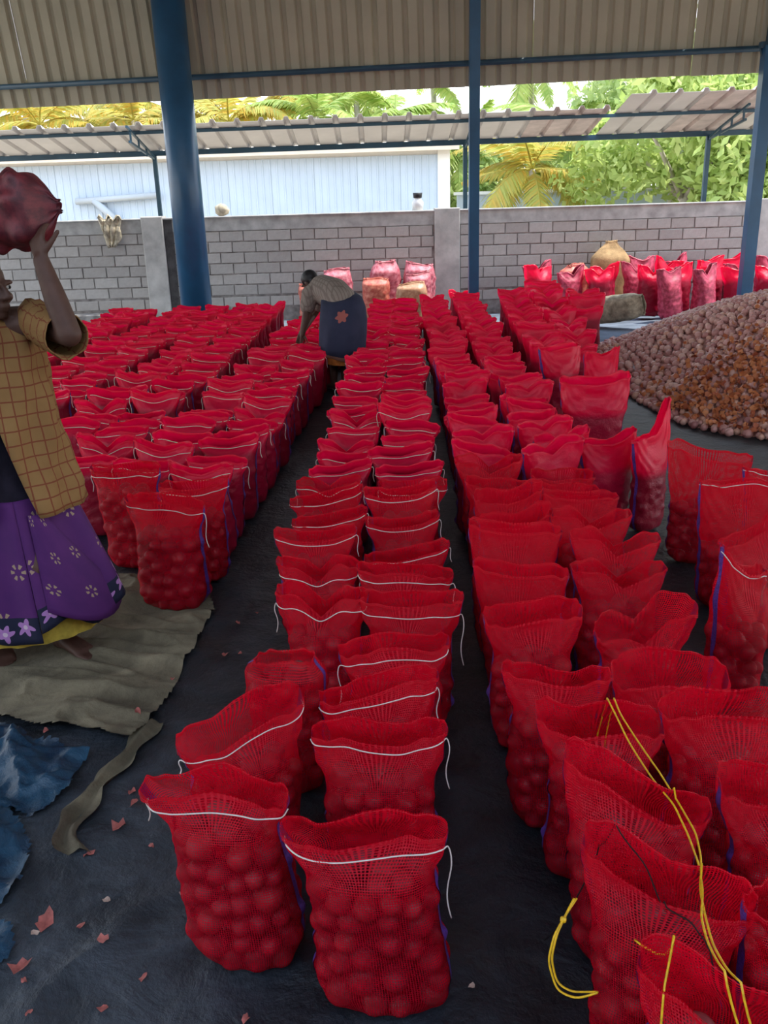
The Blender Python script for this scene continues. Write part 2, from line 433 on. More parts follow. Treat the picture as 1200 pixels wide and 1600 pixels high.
# back wall: mortar core with each block proud of it, cement band on top, piers
WY = 14.7
mb = MB(); mb.box(-9.5, 9.5, WY + 0.012, WY + 0.2, -0.1, 1.585)
wall = structure('wall_back', mb, M['mortar'])
blk = {}
def block(x0, x1, z0, z1):
    if x1 - x0 < 0.05: return
    key = (round(x1 - x0, 2), random.randrange(3))
    if key not in blk:
        w = x1 - x0; b = MB(); b.box(-w / 2, w / 2, 0, 0.10, 0, z1 - z0, 0.006)
        blk[key] = to_mesh('block', b.V, b.F, mats=[M['block']], smooth=False)
    link('block', blk[key], wall, ((x0 + x1) / 2, WY - random.uniform(0.0, 0.012), z0), (0, random.uniform(-.006, .006), random.uniform(-.008, .008)))
PITCH, BL = 0.166, 0.375
for c in range(7):
    z1 = 1.375 - c * PITCH; z0 = z1 - PITCH + 0.016
    if c == 6: z0 -= 0.02
    for xa, xb in ((-6.0, -3.68), (-3.2, 0.92), (1.34, 6.0)):
        x = xa - (BL / 2 if c % 2 else 0) - random.uniform(0, .04)
        while x < xb:
            block(max(x, xa), min(x + BL - 0.016, xb), z0, z1); x += BL
mb = MB(); mb.box(-9.5, 9.5, WY - 0.01, WY + 0.21, 1.385, 1.575); structure('cement_band', mb, M['render'], wall)
mb = MB(); mb.box(-9.5, 9.5, WY - 0.03, WY + 0.23, 1.575, 1.605, 0.01); structure('coping', mb, M['render'], wall)
for xa, xb in ((-3.68, -3.34), (0.93, 1.33), (6.02, 6.5)):
    mb = MB(); mb.box(xa, xb, WY - 0.05, WY + 0.24, -0.05, 1.63, 0.012); structure('pier', mb, M['pier'], wall)
mb = MB(); mb.box(-3.335, -3.2, WY - 0.02, WY + 0.1, -0.05, 1.60, 0.004); structure('gap_shade_strip', mb, M['gap_shade'], wall)  # dark strip standing in for the shadowed crack beside the pier
mb = MB(); mb.box(-9.5, -3.7, WY - 0.22, WY - 0.0, -0.05, 0.17, 0.02); structure('wall_footing', mb, M['mortar'], wall)

# shed roof (out of view, it shades the rows) and the hanging sheet wall above the wall opening
def profile_sheet(width, length, pitch, rib, h, mat, name, parent, M4, th=0.004, uvs=True):
    """corrugated sheet in local XY (length along Y), ribs along Y, placed by matrix M4"""
    xs, zs = [], []; x = 0.0
    while x < width - 1e-6:
        for dx, z in ((0, 0), (pitch - rib * 2, 0), (pitch - rib * 1.5, h), (pitch - rib * 0.5, h)):
            if x + dx <= width + 1e-6: xs.append(x + dx); zs.append(z)
        x += pitch
    xs.append(width); zs.append(0)
    n = len(xs); V = []
    for y in (0, length):
        for t in (0, th):
            V += [(xs[i], y, zs[i] + t) for i in range(n)]
    F = []
    for i in range(n - 1):
        F.append((i + 1, i, 2 * n + i, 2 * n + i + 1))
        F.append((n + i, n + i + 1, 3 * n + i + 1, 3 * n + i))
        F.append((i, i + 1, n + i + 1, n + i)); F.append((2 * n + i + 1, 2 * n + i, 3 * n + i, 3 * n + i + 1))
    o = link(name, to_mesh(name, V, F, mats=[mat], smooth=False), parent)
    o.matrix_local = M4
    return o

def frame_y(x): return 13.25 - 0.147 * (x - 0.0)          # line of the end frame, its right end nearer the camera
mb = MB()
mb.add([(-8, frame_y(-8) - .25, 4.62), (8, frame_y(8) - .25, 4.62), (8, 1.0, 6.6), (-8, 1.0, 6.6), (-8, -1.2, 6.2), (8, -1.2, 6.2),
        (-8, frame_y(-8) - .25, 4.66), (8, frame_y(8) - .25, 4.66), (8, 1.0, 6.64), (-8, 1.0, 6.64), (-8, -1.2, 6.24), (8, -1.2, 6.24)],
       [(0, 1, 2, 3), (3, 2, 5, 4), (6, 9, 8, 7), (9, 10, 11, 8), (0, 6, 7, 1), (4, 5, 11, 10)])
structure('ceiling', mb, M['ceil'])
mb = MB(); mb.box(-12, 12, -6.2, -6.0, -0.1, 6.2); structure('rear_light_block', mb, M['mortar'])  # unseen blocker, added to cut low sky light from behind the camera
for nm, x0 in (('left_light_screen', -8.05), ('right_light_screen', 8.0)):  # unseen hanging panels, added to narrow the light from both sides
    mb = MB(); mb.add([(x0, -1.2, 3.0), (x0, 12.2, 3.0), (x0, 12.2, 4.66), (x0, 1, 6.6), (x0, -1.2, 6.2), (x0 + .05, -1.2, 3.0), (x0 + .05, 12.2, 3.0), (x0 + .05, 12.2, 4.66), (x0 + .05, 1, 6.6), (x0 + .05, -1.2, 6.2)],
                      [(0, 1, 2, 3, 4), (9, 8, 7, 6, 5), (0, 5, 6, 1), (1, 6, 7, 2), (2, 7, 8, 3), (3, 8, 9, 4), (4, 9, 5, 0)]); structure(nm, mb, M['ceil'])

clad = empty('wall_far', (0, 0, 0)); clad['kind'] = 'structure'
ex = Vector((1, -0.147, 0)).normalized()
ez = (Vector((0, -0.17, 1)) - ex * Vector((0, -0.17, 1)).dot(ex)).normalized()      # upwards, leaning into the shed
en = ex.cross(ez)
SW = 1.0
for i in range(-8, 8):
    x = i * SW + 0.13
    o = Vector((x, frame_y(x) + 0.01 * (i % 2), 3.165 + 0.006 * random.uniform(-1, 1)))
    m4 = Matrix((((ex * 1).x, ez.x, en.x, o.x), (ex.y, ez.y, en.y, o.y), (ex.z, ez.z, en.z, o.z), (0, 0, 0, 1)))
    profile_sheet(SW * 1.011, 1.52, 0.2022, 0.044, -0.042, M['sheet'], 'cladding_sheet', clad, m4)

def on_clad(x, z):   # point on the inner face of the cladding
    t = (z - 3.165) / ez.z
    return Vector((x, frame_y(x), 3.165)) + ez * t - en * (-0.0)
def cl(x, z, off): p = on_clad(x, z); return (p.x, p.y - off, p.z)
g = MB(); g.tube([cl(-8, 3.43, .07), cl(8, 3.43, .07)], 0.036, 8)
o = g.build('girt', M['blue_dark'], clad, smooth=True)
for xx in (-2.56, 5.02):
    g = MB(); g.add(*bar(cl(xx, 3.43, .06), cl(xx + 0.0, 4.62, .06), 0.07)); g.build('rafter', M['blue_dark'], clad)

pil = MB(); PX, PY = -2.62, 13.12
pil.tube([(PX, PY, -0.02), (PX, PY, 2), (PX, PY, 4.75)], 0.22, 40)
po = pil.build('pillar', M['blue_paint'], smooth=True)
tag(po, 'thick round blue steel pillar standing behind the left rows of bags', 'pillar')
fl = MB(); fl.box(PX - .3, PX + .3, PY - .3, PY + .3, -0.02, 0.0); o = fl.build('base_plate', M['blue_paint']); o.parent = po
pb = MB(); pb.add(*bar((1.34, 12.70, -0.02), (1.34, 12.70, 4.58), 0.135)); po2 = pb.build('post', M['blue_paint'])
tag(po2, 'slim square blue steel post near the pale concrete pier, mid wall', 'post')
fl = MB(); fl.box(1.19, 1.49, 12.55, 12.85, -0.02, 0.0); o = fl.build('base_plate', M['blue_paint']); o.parent = po2
pb = MB(); pb.add(*bar((4.92, 12.15, -0.02), (4.92, 12.15, 3.42), 0.15)); po3 = pb.build('post', M['blue_paint'])
tag(po3, 'square blue steel post at the right end of the block wall', 'post')
for nm, a, b, w in (('bracket_arm', (4.92, 12.15, 3.40), (5.20, 10.6, 3.72), .06), ('brace', (4.92, 12.12, 3.05), (4.84, 12.22, 3.46), .05), ('head_beam', (4.80, 12.15, 3.43), (5.8, 12.15, 3.43), .07)):
    g = MB(); g.add(*bar(a, b, w)); g.build(nm, M['blue_dark'], po3)

# ------------------------------------------------------------------ outside: lean-to, shed, low wall, trees
lt = empty('lean_to_roof', (0, 16.4, 0)); tag(lt, 'grey corrugated lean-to roof on thin blue posts beyond the block wall', 'lean-to')
LY0, LY1, SL = 15.65, 17.3, -0.185
def lt_z(y, x): return 3.05 + SL * (y - 15.65) + 0.006 * x
def lean_sheet(x, y0, y1, mat, w=1.2):
    ax = Vector((1, 0, 0.006)).normalized(); ay = Vector((0, 1, SL)).normalized(); az = ax.cross(ay)
    o = Vector((x, y0 - 16.4, lt_z(y0, x)))
    profile_sheet(w + 0.01, (y1 - y0) / ay.y, 0.4033, 0.055, 0.055, mat, 'roof_sheet', lt, Matrix(((ax.x, ay.x, az.x, o.x), (ax.y, ay.y, az.y, o.y), (ax.z, ay.z, az.z, o.z), (0, 0, 0, 1))))
for i in range(-7, 8):
    x = i * 1.2 + (0.25 if i < 3 else 0.4)
    lean_sheet(x, LY0 if x < 2.9 else 14.95, LY1 + 0.12, M['lean_sheet'] if (x < 2.5 or i % 2) else M['lean_far'])
def ltb(nm, a, b, w):
    g = MB(); a = (a[0], a[1] - 16.4, a[2]); b = (b[0], b[1] - 16.4, b[2]); g.add(*bar(a, b, w)); return g.build(nm, M['blue_dark'], lt)
ltb('beam', (-8.3, 15.95, lt_z(15.95, -8.3) - .03), (9, 15.95, lt_z(15.95, 9) - .03), 0.05)
ltb('beam', (-8.3, 17.25, lt_z(17.25, -8.3) - .04), (9, 17.25, lt_z(17.25, 9) - .04), 0.085)
for xx in (-3.95, 1.66, 6.05):
    ltb('lean_to_post', (xx, 17.25, -0.06), (xx, 17.25, lt_z(17.25, xx) - .06), 0.07 if xx < 1 else .075)
    ltb('truss_top', (xx, 17.22, lt_z(17.22, xx) - .10), (xx, 15.5, lt_z(15.5, xx) - .05), 0.035)
    ltb('truss_bottom', (xx, 17.22, lt_z(17.22, xx) - .14), (xx, 15.6, lt_z(15.6, xx) - .25), 0.035)
    for q in (15.7, 16.2, 16.7):
        ltb('truss_web', (xx, q, lt_z(q, xx) - .06), (xx, q, lt_z(q, xx) - .22), 0.028)

bd = empty('storage_shed', (-5, 26, 0)); tag(bd, 'long pale blue-white sheet-clad shed beyond the lean-to, cream eave', 'building')
for i in range(15):
    x = -10.6 + i * 1.18 - 0.0 - 7.0 + 5 + 1.75
    profile_sheet(1.185, 3.02, 0.197, 0.03, 0.02, M['white_wall'], 'wall_sheet', bd, Matrix(((1, 0, 0, x + .05), (0, 0, -1, 0), (0, 1, 0, -0.06), (0, 0, 0, 1))))
mb = MB(); mb.box(-12, 6.95, 0.05, 8, -0.06, 3.1); mb.build('shed_body', M['white'], bd)
mb = MB(); mb.add([(-12.4, -0.45, 3.0), (7.3, -0.45, 3.05), (7.3, 8.4, 3.9), (-12.4, 8.4, 3.9), (-12.4, -0.45, 3.26), (7.3, -0.45, 3.18), (7.3, 8.4, 4.0), (-12.4, 8.4, 4.0)],
       [(0, 3, 2, 1), (4, 5, 6, 7), (0, 1, 5, 4), (1, 2, 6, 5), (2, 3, 7, 6), (3, 0, 4, 7)]); mb.build('shed_roof', M['cream'], bd)
mb = MB(); mb.box(6.75, 7.08, -0.06, 0.1, -0.06, 3.08); mb.build('corner_trim', M['white'], bd)
mb = MB(); mb.tube([(-3.2, -0.16, 2.02), (-0.9, -0.16, 2.13)], 0.085, 8); mb.tube([(-2.7, -0.16, 2.05), (-2.0, -0.16, 1.35)], 0.10, 8)
mb.build('wall_pipe', M['pipe_grey'], bd, smooth=True)

bw = MB(); bw.box(2.9, 16, 33, 33.25, -0.06, 1.95); bo = bw.build('boundary_wall', M['white_wall'])
tag(bo, 'low white boundary wall under the trees beyond the lean-to', 'wall')
c2 = MB(); c2.box(2.8, 16.1, 32.9, 33.35, 1.95, 2.05); c2.build('wall_cap', M['white'], bo)

def frond_mesh(L, droop, mat, seed):
    r = random.Random(seed); m = MB(); n = 26; P = []
    for i in range(n + 1):
        t = i / n; P.append(Vector((L * (t - 0.12 * t * t), 0, L * (0.35 * t - droop * t * t))))
    m.tube(P, [0.035 * (1 - 0.85 * i / n) for i in range(n + 1)], 4)
    for i in range(3, n):
        t = i / n; ll = L * 0.23 * math.sin(PI * min(1, t * 0.82 + 0.16)) + 0.1
        d = (P[i + 1] - P[i]).normalized()
        for s in (-1, 1):
            for h in (0, 0.5):
                b = P[i].lerp(P[i + 1], h); l2 = ll * r.uniform(.8, 1.1)
                tip = b + d * l2 * 0.55 + Vector((0, s, 0)) * l2 * 0.75 + Vector((0, 0, -1)) * l2 * r.uniform(.25, .6)
                mid = b.lerp(tip, 0.45) + Vector((0, 0, 0.05))
                w = d * 0.035
                m.add([b - w, b + w, mid + w * 1.2, tip, mid - w * 1.2], [(0, 1, 2, 4), (4, 2, 3)])
    return to_mesh('frond', m.V, m.F, mats=[mat], smooth=False)
FR = {k: [frond_mesh(L, d, M[k], j) for j, (L, d) in enumerate(((2.6, .45), (2.9, .7), (2.3, .25)))] for k in ('palm_y', 'palm_g')}
def palm(x, y, h, mat, label, n=15, lean=0.0, s=1.0):
    r = random.Random(int(x * 31 + y * 7)); e = empty('coconut_palm', (x, y, 0)); tag(e, label, 'palm tree', 'coconut palms beyond the yard')
    m = MB(); m.tube(smoothpath([(lean * h * 1.1, 0, -0.06), (lean * h * 0.6, 0, h * .5), (0, 0, h)], 9), [0.16 - 0.007 * i for i in range(9)], 8); m.build('trunk', M['trunk'], e, smooth=True)
    for i in range(n):
        o = link('frond', FR[mat][i % 3], e, (0, 0, h), (r.uniform(-.2, .2), r.uniform(-0.75, 0.75), i * 2 * PI / n + r.uniform(-.2, .2)), (s,) * 3)
pl = [(-12.5, 35, 5.2, 'palm_y', 'yellowed palm crown showing above the shed roof, furthest left'), (-9.4, 36, 5.6, 'palm_y', 'yellowed palm second from left above the shed roof'),
      (-6.8, 34.5, 5.0, 'palm_y', 'orange-tinged palm third from left above the shed roof'), (-3.2, 36, 5.8, 'palm_y', 'yellow-green palm just right of the thick pillar, above the roof'),
      (-0.6, 37, 5.7, 'palm_g', 'green palm above the middle of the lean-to roof'), (2.4, 38, 6.1, 'palm_g', 'tall green palm above the lean-to, left of the slim post'),
      (4.6, 27.5, 2.55, 'palm_y', 'short drooping palm in the gap right of the slim post'), (5.9, 30, 3.7, 'palm_g', 'palm with a pale leaning trunk in the gap beside the leafy tree'),
      (-11.0, 32, 4.5, 'palm_y', 'dense yellow palm low behind the shed roof, at the frame edge'), (-8.0, 32.5, 4.6, 'palm_y', 'orange-yellow palm low behind the shed roof, left of the thick pillar'), (-4.9, 33, 4.5, 'palm_y', 'yellow-green palm hidden partly by the thick pillar'), (-1.9, 33, 4.6, 'palm_g', 'low green palm behind the shed roof, mid-left'), (0.8, 33.5, 4.7, 'palm_g', 'low green palm behind the shed roof, nearest the slim post'), (3.3, 35.5, 3.6, 'palm_g', 'green palm just right of the shed corner'),
      (6.2, 38, 6.6, 'palm_g', 'palm crown over the lean-to just right of the slim post')]
for x, y, h, mt, lb in pl: palm(x, y, h, mt, lb, 16 if h < 4 else 15, 0.12 if 'leaning' in lb else 0.03)

def foliage(name, clumps, n, size, mat, parent, seed):
    g = np.random.default_rng(seed); cl_ = np.array(clumps, float)
    k = g.choice(len(cl_), n, p=cl_[:, 3] ** 2 / (cl_[:, 3] ** 2).sum())
    d = g.normal(size=(n, 3)); d /= np.linalg.norm(d, axis=1)[:, None]
    P = cl_[k, :3] + d * (cl_[k, 3] * g.uniform(.45, 1.05, n))[:, None]
    a = g.normal(size=(n, 3)); a /= np.linalg.norm(a, axis=1)[:, None]
    b = np.cross(a, g.normal(size=(n, 3))); b /= np.linalg.norm(b, axis=1)[:, None]
    s = (size * g.uniform(.6, 1.3, n))[:, None]
    V = np.stack([P - a * s, P + b * s * .45, P + a * s, P - b * s * .45], 1).reshape(-1, 3)
    F = np.arange(4 * n).reshape(n, 4)
    o = link(name, to_mesh(name, V, F, mats=[mat], smooth=False), parent); o['kind'] = 'stuff'
    return o
def leafy(x, y, h, R, n, mat, label, seed, low=0.3):
    g = random.Random(seed); e = empty('leafy_tree', (x, y, 0)); tag(e, label, 'tree', 'leafy trees beyond the yard')
    m = MB(); m.tube([(0, 0, -0.06), (0.1, 0, h * .3), (0, 0.1, h * .7)], [0.22, 0.18, 0.08], 8)
    for q in range(5):
        a = q * 1.3; m.tube([(0.05, 0, h * .35), (math.cos(a) * R * .4, math.sin(a) * R * .4, h * .6), (math.cos(a) * R * .7, math.sin(a) * R * .7, h * .75)], [0.09, 0.06, 0.02], 5)
    m.build('trunk', M['trunk'], e, smooth=True)
    cl_ = [(g.uniform(-1, 1) * R * .75, g.uniform(-1, 1) * R * .75, h * g.uniform(low, 1.0), R * g.uniform(.22, .38)) for _ in range(34)]
    foliage('foliage', cl_, n, 0.16, mat, e, seed)
leafy(8.0, 24.5, 4.6, 2.9, 9000, M['leaf'], 'bright green leafy tree in the gap left of the right post', 3, 0.28)
leafy(11.5, 24.0, 4.8, 2.8, 8000, M['leaf'], 'bright green leafy tree behind the right post', 4, 0.22)
leafy(9.5, 30.0, 7.8, 3.4, 9000, M['leaf_d'], 'taller green tree crown above the raised lean-to sheets', 5, 0.35)
leafy(13.8, 31.0, 8.0, 3.4, 8000, M['leaf'], 'green tree crown above the roof at the far right', 6, 0.3)
leafy(5.0, 36.0, 3.6, 2.6, 6000, M['leaf_d'], 'low hazy green tree behind the short drooping palm', 8, 0.15)
leafy(8.6, 38.0, 3.6, 2.6, 6000, M['leaf_d'], 'low hazy green tree behind the palm with the leaning trunk', 9, 0.15)

# things on the back wall
rg = MB(); nn = 10
V = []; F = []
gx = np.linspace(-0.5, 0.5, nn); gz = np.linspace(0, 1, 14)
for j, t in enumerate(gz):
    w = 0.30 * (1 - t) ** 0.7 + 0.09
    for i, x in enumerate(gx):
        zz = 1.66 - 0.47 * t if t > .12 else 1.64 + 0.05 * math.sin(i * 1.9)
        V.append((x * w, -0.085 - 0.035 * math.sin(i * 2.1 + j * .5) - 0.02 * math.cos(j), zz))
for j in range(13):
    for i in range(nn - 1): F.append((j * nn + i, j * nn + i + 1, (j + 1) * nn + i + 1, (j + 1) * nn + i))
rg.add(V, F)
o = rg.build('hanging_rag', M['cloth_pale'], smooth=True, loc=(-4.14, WY, 0)); md = o.modifiers.new('t', 'SOLIDIFY'); md.thickness = 0.03
tag(o, 'pale rag hanging over the top of the block wall left of the pillar', 'rag')
V = []; F = []
def lump(name, loc, R, mat, seed, label, cat, amp=.25):
    bmv, bmf = ico(2); v = []
    for p in bmv:
        p = Vector(p); k = 1 + amp * noise.noise(p * 2.2 + Vector((seed, 0, 0)))
        v.append((p.x * R[0] * k, p.y * R[1] * k, p.z * R[2] * k))
    o = link(name, to_mesh(name, v, bmf, [(a[0], a[2]) for a in v], mats=[mat]), None, loc); return tag(o, label, cat)
import bmesh
def ico(s):
    b = bmesh.new(); bmesh.ops.create_icosphere(b, subdivisions=s, radius=1.0)
    v = [tuple(x.co) for x in b.verts]; f = [tuple(x.index for x in q.verts) for q in b.faces]; b.free(); return v, f
lump('cloth_bundle', (-2.42, WY + .08, 1.69), (0.11, 0.09, 0.10), M['cloth_pale'], 3, 'small grey cloth bundle lying on the wall top beside a thin post', 'bundle', .6)
def lathe(prof, n=16):
    V = [(r * math.cos(2 * PI * k / n), r * math.sin(2 * PI * k / n), z) for r, z in prof for k in range(n)]
    F = [(i * n + k, i * n + (k + 1) % n, (i + 1) * n + (k + 1) % n, (i + 1) * n + k) for i in range(len(prof) - 1) for k in range(n)]
    return V, F
jv, jf = lathe([(0.0, 0), (.085, 0), (.09, .12), (.055, .17), (.05, .19), (0, .19)])
j = link('bottle', to_mesh('bottle', jv, jf, mats=[M['white']]), None, (0.675, WY + .1, 1.605)); tag(j, 'small white bottle with a black cap on the wall top', 'bottle')
jv, jf = lathe([(0.0, .185), (.065, .185), (.075, .26), (.0, .26)]); link('bottle_cap', to_mesh('bottle_cap', jv, jf, mats=[M['black_plastic']]), j)

# ------------------------------------------------------------------ sheets on the floor
def sheet(name, poly_fn, xs, ys, zfn, mat, label, cat, inside=None):
    X, Y = np.meshgrid(xs, ys); nx, ny = len(xs), len(ys)
    V = np.zeros((ny * nx, 3)); k = 0
    for j in range(ny):
        for i in range(nx):
            V[k] = (X[j, i], Y[j, i], zfn(X[j, i], Y[j, i])); k += 1
    F = [(j * nx + i, j * nx + i + 1, (j + 1) * nx + i + 1, (j + 1) * nx + i) for j in range(ny - 1) for i in range(nx - 1)]
    if inside is not None:
        ok = np.array([inside(v[0], v[1]) for v in V])
        F = [f for f in F if ok[list(f)].sum() >= 3]
        used = sorted({i for f in F for i in f}); mp = {u: i for i, u in enumerate(used)}
        V = V[used]; F = [tuple(mp[i] for i in f) for f in F]
    o = link(name, to_mesh(name, V, F, V[:, :2], mats=[mat])); 
    return tag(o, label, cat)
def ridged(x, y, s, seed):
    return max(0.0, 1 - abs(2 * noise.noise(Vector((x * s, y * s, seed)))))
def tarp_z(x, y):
    open_ = float(sstep(-0.35, -0.7, x) * sstep(3.0, 1.6, y))
    a = ridged(x * .6 + y * .5, y - x * .3, 4.0, 1.7) ** 3 + 0.5 * ridged(x, y * .6, 9.0, 4.2) ** 3
    return -0.014 + 0.008 * a * (1 + 1.3 * open_) + 0.006 * noise.noise(Vector((x * 2, y * 2, 0)))
xs = np.r_[np.linspace(-6.5, -2.2, 18)[:-1], np.linspace(-2.2, 1.6, 128), np.linspace(1.6, 4.2, 26)[1:]]
ys = np.r_[np.linspace(-2, 0.9, 12)[:-1], np.linspace(0.9, 4.2, 112), np.linspace(4.2, 12.7, 60)[1:]]
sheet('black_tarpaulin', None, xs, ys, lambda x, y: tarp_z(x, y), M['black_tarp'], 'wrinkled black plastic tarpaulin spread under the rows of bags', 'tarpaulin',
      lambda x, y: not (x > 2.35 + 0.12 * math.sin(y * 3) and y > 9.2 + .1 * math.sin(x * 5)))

def in_poly(poly):
    P = poly
    def f(x, y):
        x += 0.025 * noise.noise(Vector((x * 6, y * 6, 3))); y += 0.025 * noise.noise(Vector((x * 6, y * 6, 8)))
        c = False; n = len(P)
        for i in range(n):
            (x1, y1), (x2, y2) = P[i], P[(i + 1) % n]
            if (y1 > y) != (y2 > y) and x < (x2 - x1) * (y - y1) / (y2 - y1) + x1: c = not c
        return c
    return f
CP = [(-2.6, 4.4), (-1.9, 4.25), (-1.3, 4.06), (-0.84, 3.80), (-0.76, 3.62), (-0.79, 3.45), (-0.79, 3.2), (-0.81, 2.98), (-0.83, 2.82), (-0.84, 2.70), (-0.9, 2.60), (-0.97, 2.62), (-1.09, 2.67), (-1.4, 2.78), (-2.6, 2.95)]
def canvas_z(x, y):
    a = 1.3 * ridged(x * .25 + y * 1.0, (x - y * .25) * .35, 3.4, 7.7) ** 3 + 0.6 * ridged(x * .3 + y, (x - .3 * y) * .4, 8.0, 2.2) ** 3
    return max(tarp_z(x, y), -0.006) + 0.004 + 0.026 * a
sheet('canvas_sheet', None, np.linspace(-2.6, -0.7, 210), np.linspace(2.5, 4.45, 210), canvas_z, M['canvas'], 'crumpled brown canvas sheet under the person carrying a sack', 'canvas', in_poly(CP))
# narrow folded canvas strip running off the corner of the canvas sheet
SP = [(-0.84, 2.72), (-0.88, 2.52), (-0.93, 2.3), (-0.95, 2.1), (-0.90, 2.05)]
Q = smoothpath(SP, 30); V = []; F = []
for i, (x, y) in enumerate(Q):
    for k, t in enumerate(np.linspace(-1, 1, 7)):
        w = 0.04 + 0.012 * math.sin(i * .7); xx = x + t * w
        V.append((xx, y, tarp_z(xx, y) + 0.012 + 0.012 * math.cos(t * 4 + i * .15)))
for i in range(29):
    for k in range(6): F.append((i * 7 + k, i * 7 + k + 1, (i + 1) * 7 + k + 1, (i + 1) * 7 + k))
tag(link('canvas_strip', to_mesh('canvas_strip', V, F, mats=[M['canvas']])), 'narrow folded brown canvas strip trailing off the canvas sheet corner', 'canvas')

BP = [(-1.9, 2.72), (-1.37, 2.72), (-1.2, 2.62), (-1.0, 2.54), (-1.0, 2.34), (-1.08, 2.2), (-1.16, 2.25), (-1.03, 2.1), (-1.0, 1.95), (-1.02, 1.84), (-1.1, 1.84), (-0.96, 1.78), (-0.93, 1.70), (-1.0, 1.62), (-1.9, 1.6)]
def blue_z(x, y):
    a = ridged(x + y * .4, y * 1.2, 4.5, 11.7) ** 2 + 0.6 * ridged(x, y, 11.0, 5.2) ** 2
    e = float(sstep(-0.95, -1.25, x))
    return tarp_z(x, y) + 0.012 + 0.05 * a * (0.25 + 0.75 * e)
sheet('blue_plastic_sheet', None, np.linspace(-1.9, -0.9, 100), np.linspace(1.58, 2.76, 110), blue_z, M['blue_tarp'], 'crumpled blue plastic sheet lying on the black tarpaulin in the corner', 'plastic sheet', in_poly(BP))

# ------------------------------------------------------------------ onions
def onion_mesh(seg, rings, mat, name='onion', shoot=True):
    prof = []
    for i in range(rings + 1):
        t = PI * i / rings; r = math.sin(t); z = -math.cos(t) * 0.92
        if shoot and i == rings - 1: r *= 0.55; z += 0.06
        if i == rings: z += 0.16
        prof.append((max(r, 0.0), z))
    V = [(0, 0, prof[0][1])] + [(r * math.cos(2 * PI * k / seg), r * math.sin(2 * PI * k / seg), z) for r, z in prof[1:-1] for k in range(seg)] + [(0, 0, prof[-1][1])]
    F = [(0, 1 + (k + 1) % seg, 1 + k) for k in range(seg)]
    for i in range(rings - 2):
        for k in range(seg):
            a = 1 + i * seg; F.append((a + k, a + (k + 1) % seg, a + seg + (k + 1) % seg, a + seg + k))
    a = 1 + (rings - 2) * seg; F += [(a + k, a + (k + 1) % seg, len(V) - 1) for k in range(seg)]
    return np.array(V), F
ON_V, ON_F = onion_mesh(16, 10, None)
ON_ME = to_mesh('onion', ON_V, ON_F, mats=[M['onion_red']])
LO_V, LO_F = onion_mesh(7, 5, None)
MD_V, MD_F = onion_mesh(11, 7, None)
LO_ME = to_mesh('onion', *onion_mesh(10, 7, None), mats=[M['onion_brown']])

def rotmats(n, g):
    q = g.normal(size=(n, 4)); q /= np.linalg.norm(q, axis=1)[:, None]; w, x, y, z = q.T
    return np.stack([np.stack([1 - 2 * (y * y + z * z), 2 * (x * y - z * w), 2 * (x * z + y * w)], 1), np.stack([2 * (x * y + z * w), 1 - 2 * (x * x + z * z), 2 * (y * z - x * w)], 1), np.stack([2 * (x * z - y * w), 2 * (y * z + x * w), 1 - 2 * (x * x + y * y)], 1)], 1)

def joined_onions(name, cen, rad, mat, g, V0=LO_V, F0=LO_F):
    n = len(cen); R = rotmats(n, g)
    V = (np.einsum('nij,vj->nvi', R, V0) * np.asarray(rad)[:, None, None] + np.asarray(cen)[:, None, :]).reshape(-1, 3)
    tri = []
    for f in F0:
        tri.append(f[:3]);
        if len(f) == 4: tri.append((f[0], f[2], f[3]))
    tri = np.array(tri); F = (tri[None] + (np.arange(n) * len(V0))[:, None, None]).reshape(-1, 3)
    return to_mesh(name, V, F, mats=[mat])

